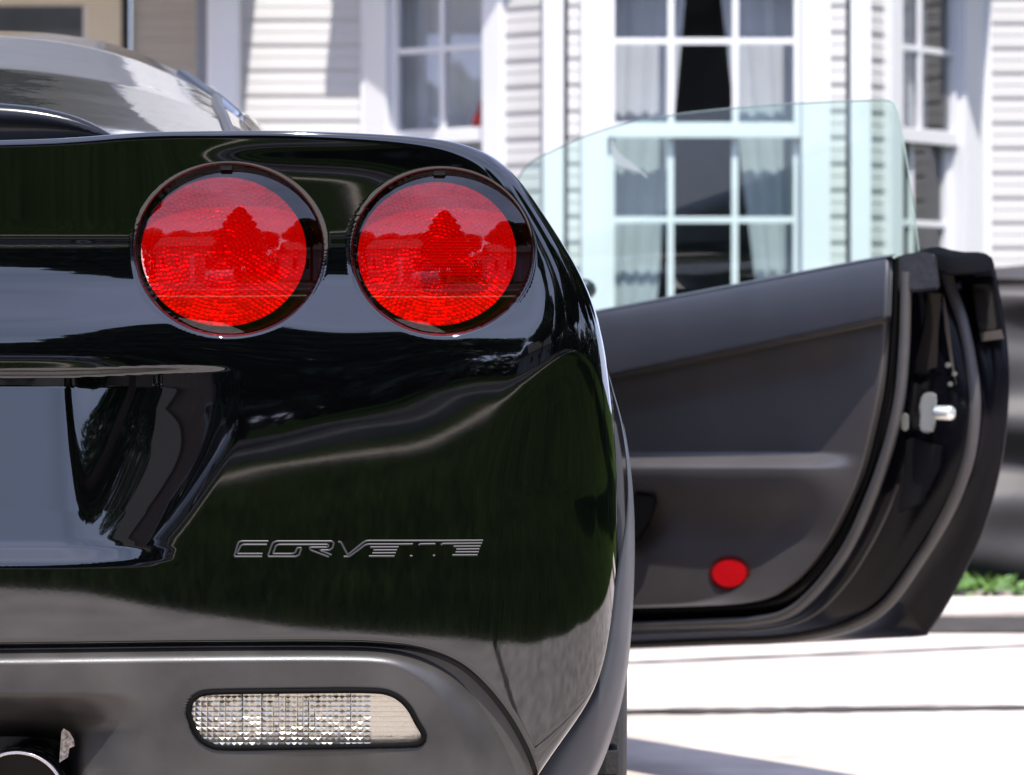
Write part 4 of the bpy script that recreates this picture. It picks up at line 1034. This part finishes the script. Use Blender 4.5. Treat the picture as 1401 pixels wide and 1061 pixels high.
# ------------------------------------------------------------------ across the street (seen in the black paint)
sedan('parked_car', 'silver car parked along the street, mirrored in the black bumper', M_SILVERCAR, -2.2, -28.3, math.pi / 2, front_detail=False)
def leaf_cloud(n, cen, rad, size, shape):
    d_ = rng.normal(size=(n, 3)); d_ /= np.linalg.norm(d_, axis=1)[:, None]
    r = rng.random(n) ** .42
    p = d_ * r[:, None]
    if shape == 'cone':
        h = rng.random(n) ** 1.4; a = rng.random(n) * 6.283; tier = .9 + .1 * np.cos(h * 40)
        rr = (1 - h) ** .62 * tier * np.sqrt(rng.random(n) * .75 + .25); p = np.stack([rr * np.cos(a), rr * np.sin(a), h * 2 - 1], 1)
    else:
        lump = np.zeros(n)
        cs = rng.normal(size=(14, 3)); cs /= np.linalg.norm(cs, axis=1)[:, None]
        k = rng.integers(0, 14, n); p = cs[k] * .58 + d_ * (r * .46)[:, None]
    p = p * np.array(rad) + np.array(cen)
    t = rng.normal(size=(n, 3)); t /= np.linalg.norm(t, axis=1)[:, None]; b = np.cross(t, rng.normal(size=(n, 3))); b /= np.linalg.norm(b, axis=1)[:, None]
    s = size * (.6 + .8 * rng.random(n))[:, None]
    q = np.stack([p - t * s, p + b * s * .5, p + t * s, p - b * s * .5], 1)
    me = bpy.data.meshes.new('mesh'); V = q.reshape(-1, 3)
    me.vertices.add(len(V)); me.vertices.foreach_set('co', V.astype(np.float32).ravel()); me.loops.add(len(V)); me.loops.foreach_set('vertex_index', np.arange(len(V), dtype=np.int32))
    me.polygons.add(n); me.polygons.foreach_set('loop_start', np.arange(0, 4 * n, 4, dtype=np.int32)); me.polygons.foreach_set('loop_total', np.full(n, 4, np.int32)); me.update(calc_edges=True)
    return me
def tree(label, x, y, h, w, conifer):
    t = new_obj('pine_tree' if conifer else 'leafy_tree', None, label=label, cat='tree', group='trees across the street'); t.location = (x, y, GZ)
    new_obj('trunk', tube_mesh([Vector((0, 0, 0)), Vector((.05, 0, h * .3)), Vector((0, .05, h * .7)), Vector((0, 0, h * .95))], [h * .028, h * .022, h * .014, .02], 10, up=Vector((0, 1, 0))), t, M_BARK)
    for k in range(5):
        a = random.random() * 6.28; z0 = h * random.uniform(.3, .5)
        new_obj('limb', tube_mesh([Vector((0, 0, z0)), Vector((math.cos(a) * w * .25, math.sin(a) * w * .25, z0 + h * .12)), Vector((math.cos(a) * w * .5, math.sin(a) * w * .5, z0 + h * .22))], [h * .012, h * .008, .02], 6, up=Vector((0, 1, 0))), t, M_BARK)
    if conifer: new_obj('crown', leaf_cloud(26000, (0, 0, h * .55), (w, w, h * .46), .28, 'cone'), t, M_LEAFD, kind='stuff')
    else: new_obj('crown', leaf_cloud(22000, (0, 0, h * .64), (w, w, h * .36), .26, 'round'), t, M_LEAF, kind='stuff')
tree('tall dark conifer across the street, mirrored in the middle of the tail lamps', 1.2, -36, 14.5, 6.4, True)
tree('broad leafy tree across the street right of the conifer', 17, -38, 12.5, 5.5, False)
tree('broad leafy tree across the street at the far left', -24, -36, 13, 6, False)
tree('leafy tree between the two houses across the street', -10, -52, 10, 5, False)
tree('round leafy tree far right across the street', 33, -42, 13, 7, False)
tree('leafy tree at the right end of the lawn', 24, -14, 11, 5, False)
tree('leafy tree at the left end of the lawn', -22, -14, 11, 4.6, False)
tree('conifer far left across the street', -40, -40, 13, 5, True)
tree('slender leafy tree on the left of the lawn behind the driveway', -8.5, -12.5, 13.5, 2.9, False)
tree('first leafy tree along the right side lawn', 17, -5, 11, 5, False)
tree('second leafy tree along the right side lawn', 16, 4, 10, 4.6, False)
tree('leafy tree at the right side toward the street', 21, -24, 12, 5.5, False)
tree('leafy tree at the right side of the house', 19, 13, 11, 5, False)
tree('small leafy tree added out of view at the right corner of the house', 8.5, 12.5, 8.5, 3.2, False)  # added to block the bright reflection along the car's flank
tree('small leafy tree added out of view on the lawn right of the house', 11.5, 8.5, 9, 3.6, False)  # also added unseen, to darken what the flank mirrors
tree('leafy tree left beside the driveway', -15, 6, 9, 3.6, False)
for k, (x_, y_, h_, w_) in enumerate([(-52, -60, 14, 8), (-30, -66, 15, 8), (-18, -64, 13, 7), (-5, -62, 13, 7), (9, -58, 12, 6.5), (24, -62, 14, 8), (40, -58, 14, 8), (56, -50, 14, 8), (46, -22, 12, 7), (-44, -18, 12, 7)]):
    tree(['tallest','far left','second from the left','middle','shorter middle','middle right','right','farthest right','near right','near left'][k] + ' tree of the back row beyond the street', x_, y_, h_, w_, False)
def far_house(label, x, y, w, dpt, h, m, rz=0):
    r = new_obj('far_house', None, label=label, cat='house', group='houses across the street'); r.location = (x, y, GZ); r.rotation_euler = (0, 0, rz)
    new_obj('wall', box_mesh([((-w/2, -dpt/2, 0), (w/2, dpt/2, h))]), r, m)
    rf = new_obj('roof', pydata([(-w/2-.4, -dpt/2-.4, h), (w/2+.4, -dpt/2-.4, h), (w/2+.4, dpt/2+.4, h), (-w/2-.4, dpt/2+.4, h), (-w/2-.4, 0, h + dpt*.32), (w/2+.4, 0, h + dpt*.32)], [(0, 1, 5, 4), (2, 3, 4, 5), (0, 4, 3), (1, 2, 5), (0, 3, 2, 1)]), r, M_ROOF)
    new_obj('chimney', box_mesh([((w*.2, -.3, h), (w*.2 + .7, .4, h + dpt*.32 + .9))]), rf, M_BRICK)
    for k in range(4):
        xx = -w/2 + w * (k + .5) / 4
        if k == 2:
            dr = new_obj('door', box_mesh([((xx - .48, dpt/2, .1), (xx + .48, dpt/2 + .05, 2.2))]), r, M_WHITE); new_obj('handle', box_mesh([((xx + .35, dpt/2 + .05, 1.05), (xx + .4, dpt/2 + .1, 1.1))]), dr, M_STEEL)
        else:
            wn = new_obj('window', box_mesh([((xx - .6, dpt/2, .9), (xx + .6, dpt/2 + .04, 2.2))]), r, M_WHITE); new_obj('pane', box_mesh([((xx - .5, dpt/2 + .04, 1.0), (xx + .5, dpt/2 + .05, 2.1))]), wn, M_GLASSDK)
far_house('brick house with a gabled roof across the street left of the conifer', -9.5, -40, 12, 9, 3.6, M_BRICK)
far_house('pale house across the street behind the right leafy tree', 21, -50, 14, 9, 3.2, M_SIDING)
far_house('brick house at the far left across the street', -34, -50, 13, 9, 5.0, M_BRICK)

def woods(name, label, x0, x1, y0, y1, h, n):
    q = rng.random((n, 2)); t_ = rng.random(n); lump = .6 + .4 * np.sin(t_ * (abs(x1 - x0) + abs(y1 - y0)) / 4.5) * np.sin(t_ * 37 + 1)
    p = np.stack([x0 + (x1 - x0) * t_ + rng.normal(0, 1.5, n), y0 + (y1 - y0) * t_ + rng.normal(0, 1.5, n), GZ + h * q[:, 0] * lump], 1)
    d1 = rng.normal(size=(n, 3)); d1 /= np.linalg.norm(d1, axis=1)[:, None]; d2 = np.cross(d1, rng.normal(size=(n, 3))); d2 /= np.linalg.norm(d2, axis=1)[:, None]
    sz = .55 * (.5 + rng.random(n))[:, None]
    V = np.stack([p - d1 * sz, p + d2 * sz * .6, p + d1 * sz, p - d2 * sz * .6], 1).reshape(-1, 3)
    new_obj(name, pydata(V.tolist(), np.arange(4 * n).reshape(-1, 4).tolist()), mat=M_LEAFD, label=label, cat='woods', kind='stuff')
woods('woodland', 'dark band of far woods beyond the street', -150, 150, -76, -76, 9, 26000)
woods('woodland', 'dark band of woods along the right of the lawn', 44, 44, -76, 30, 8, 12000)
woods('woodland', 'dark band of woods along the left of the lawn', -62, -62, -76, 30, 8, 12000)
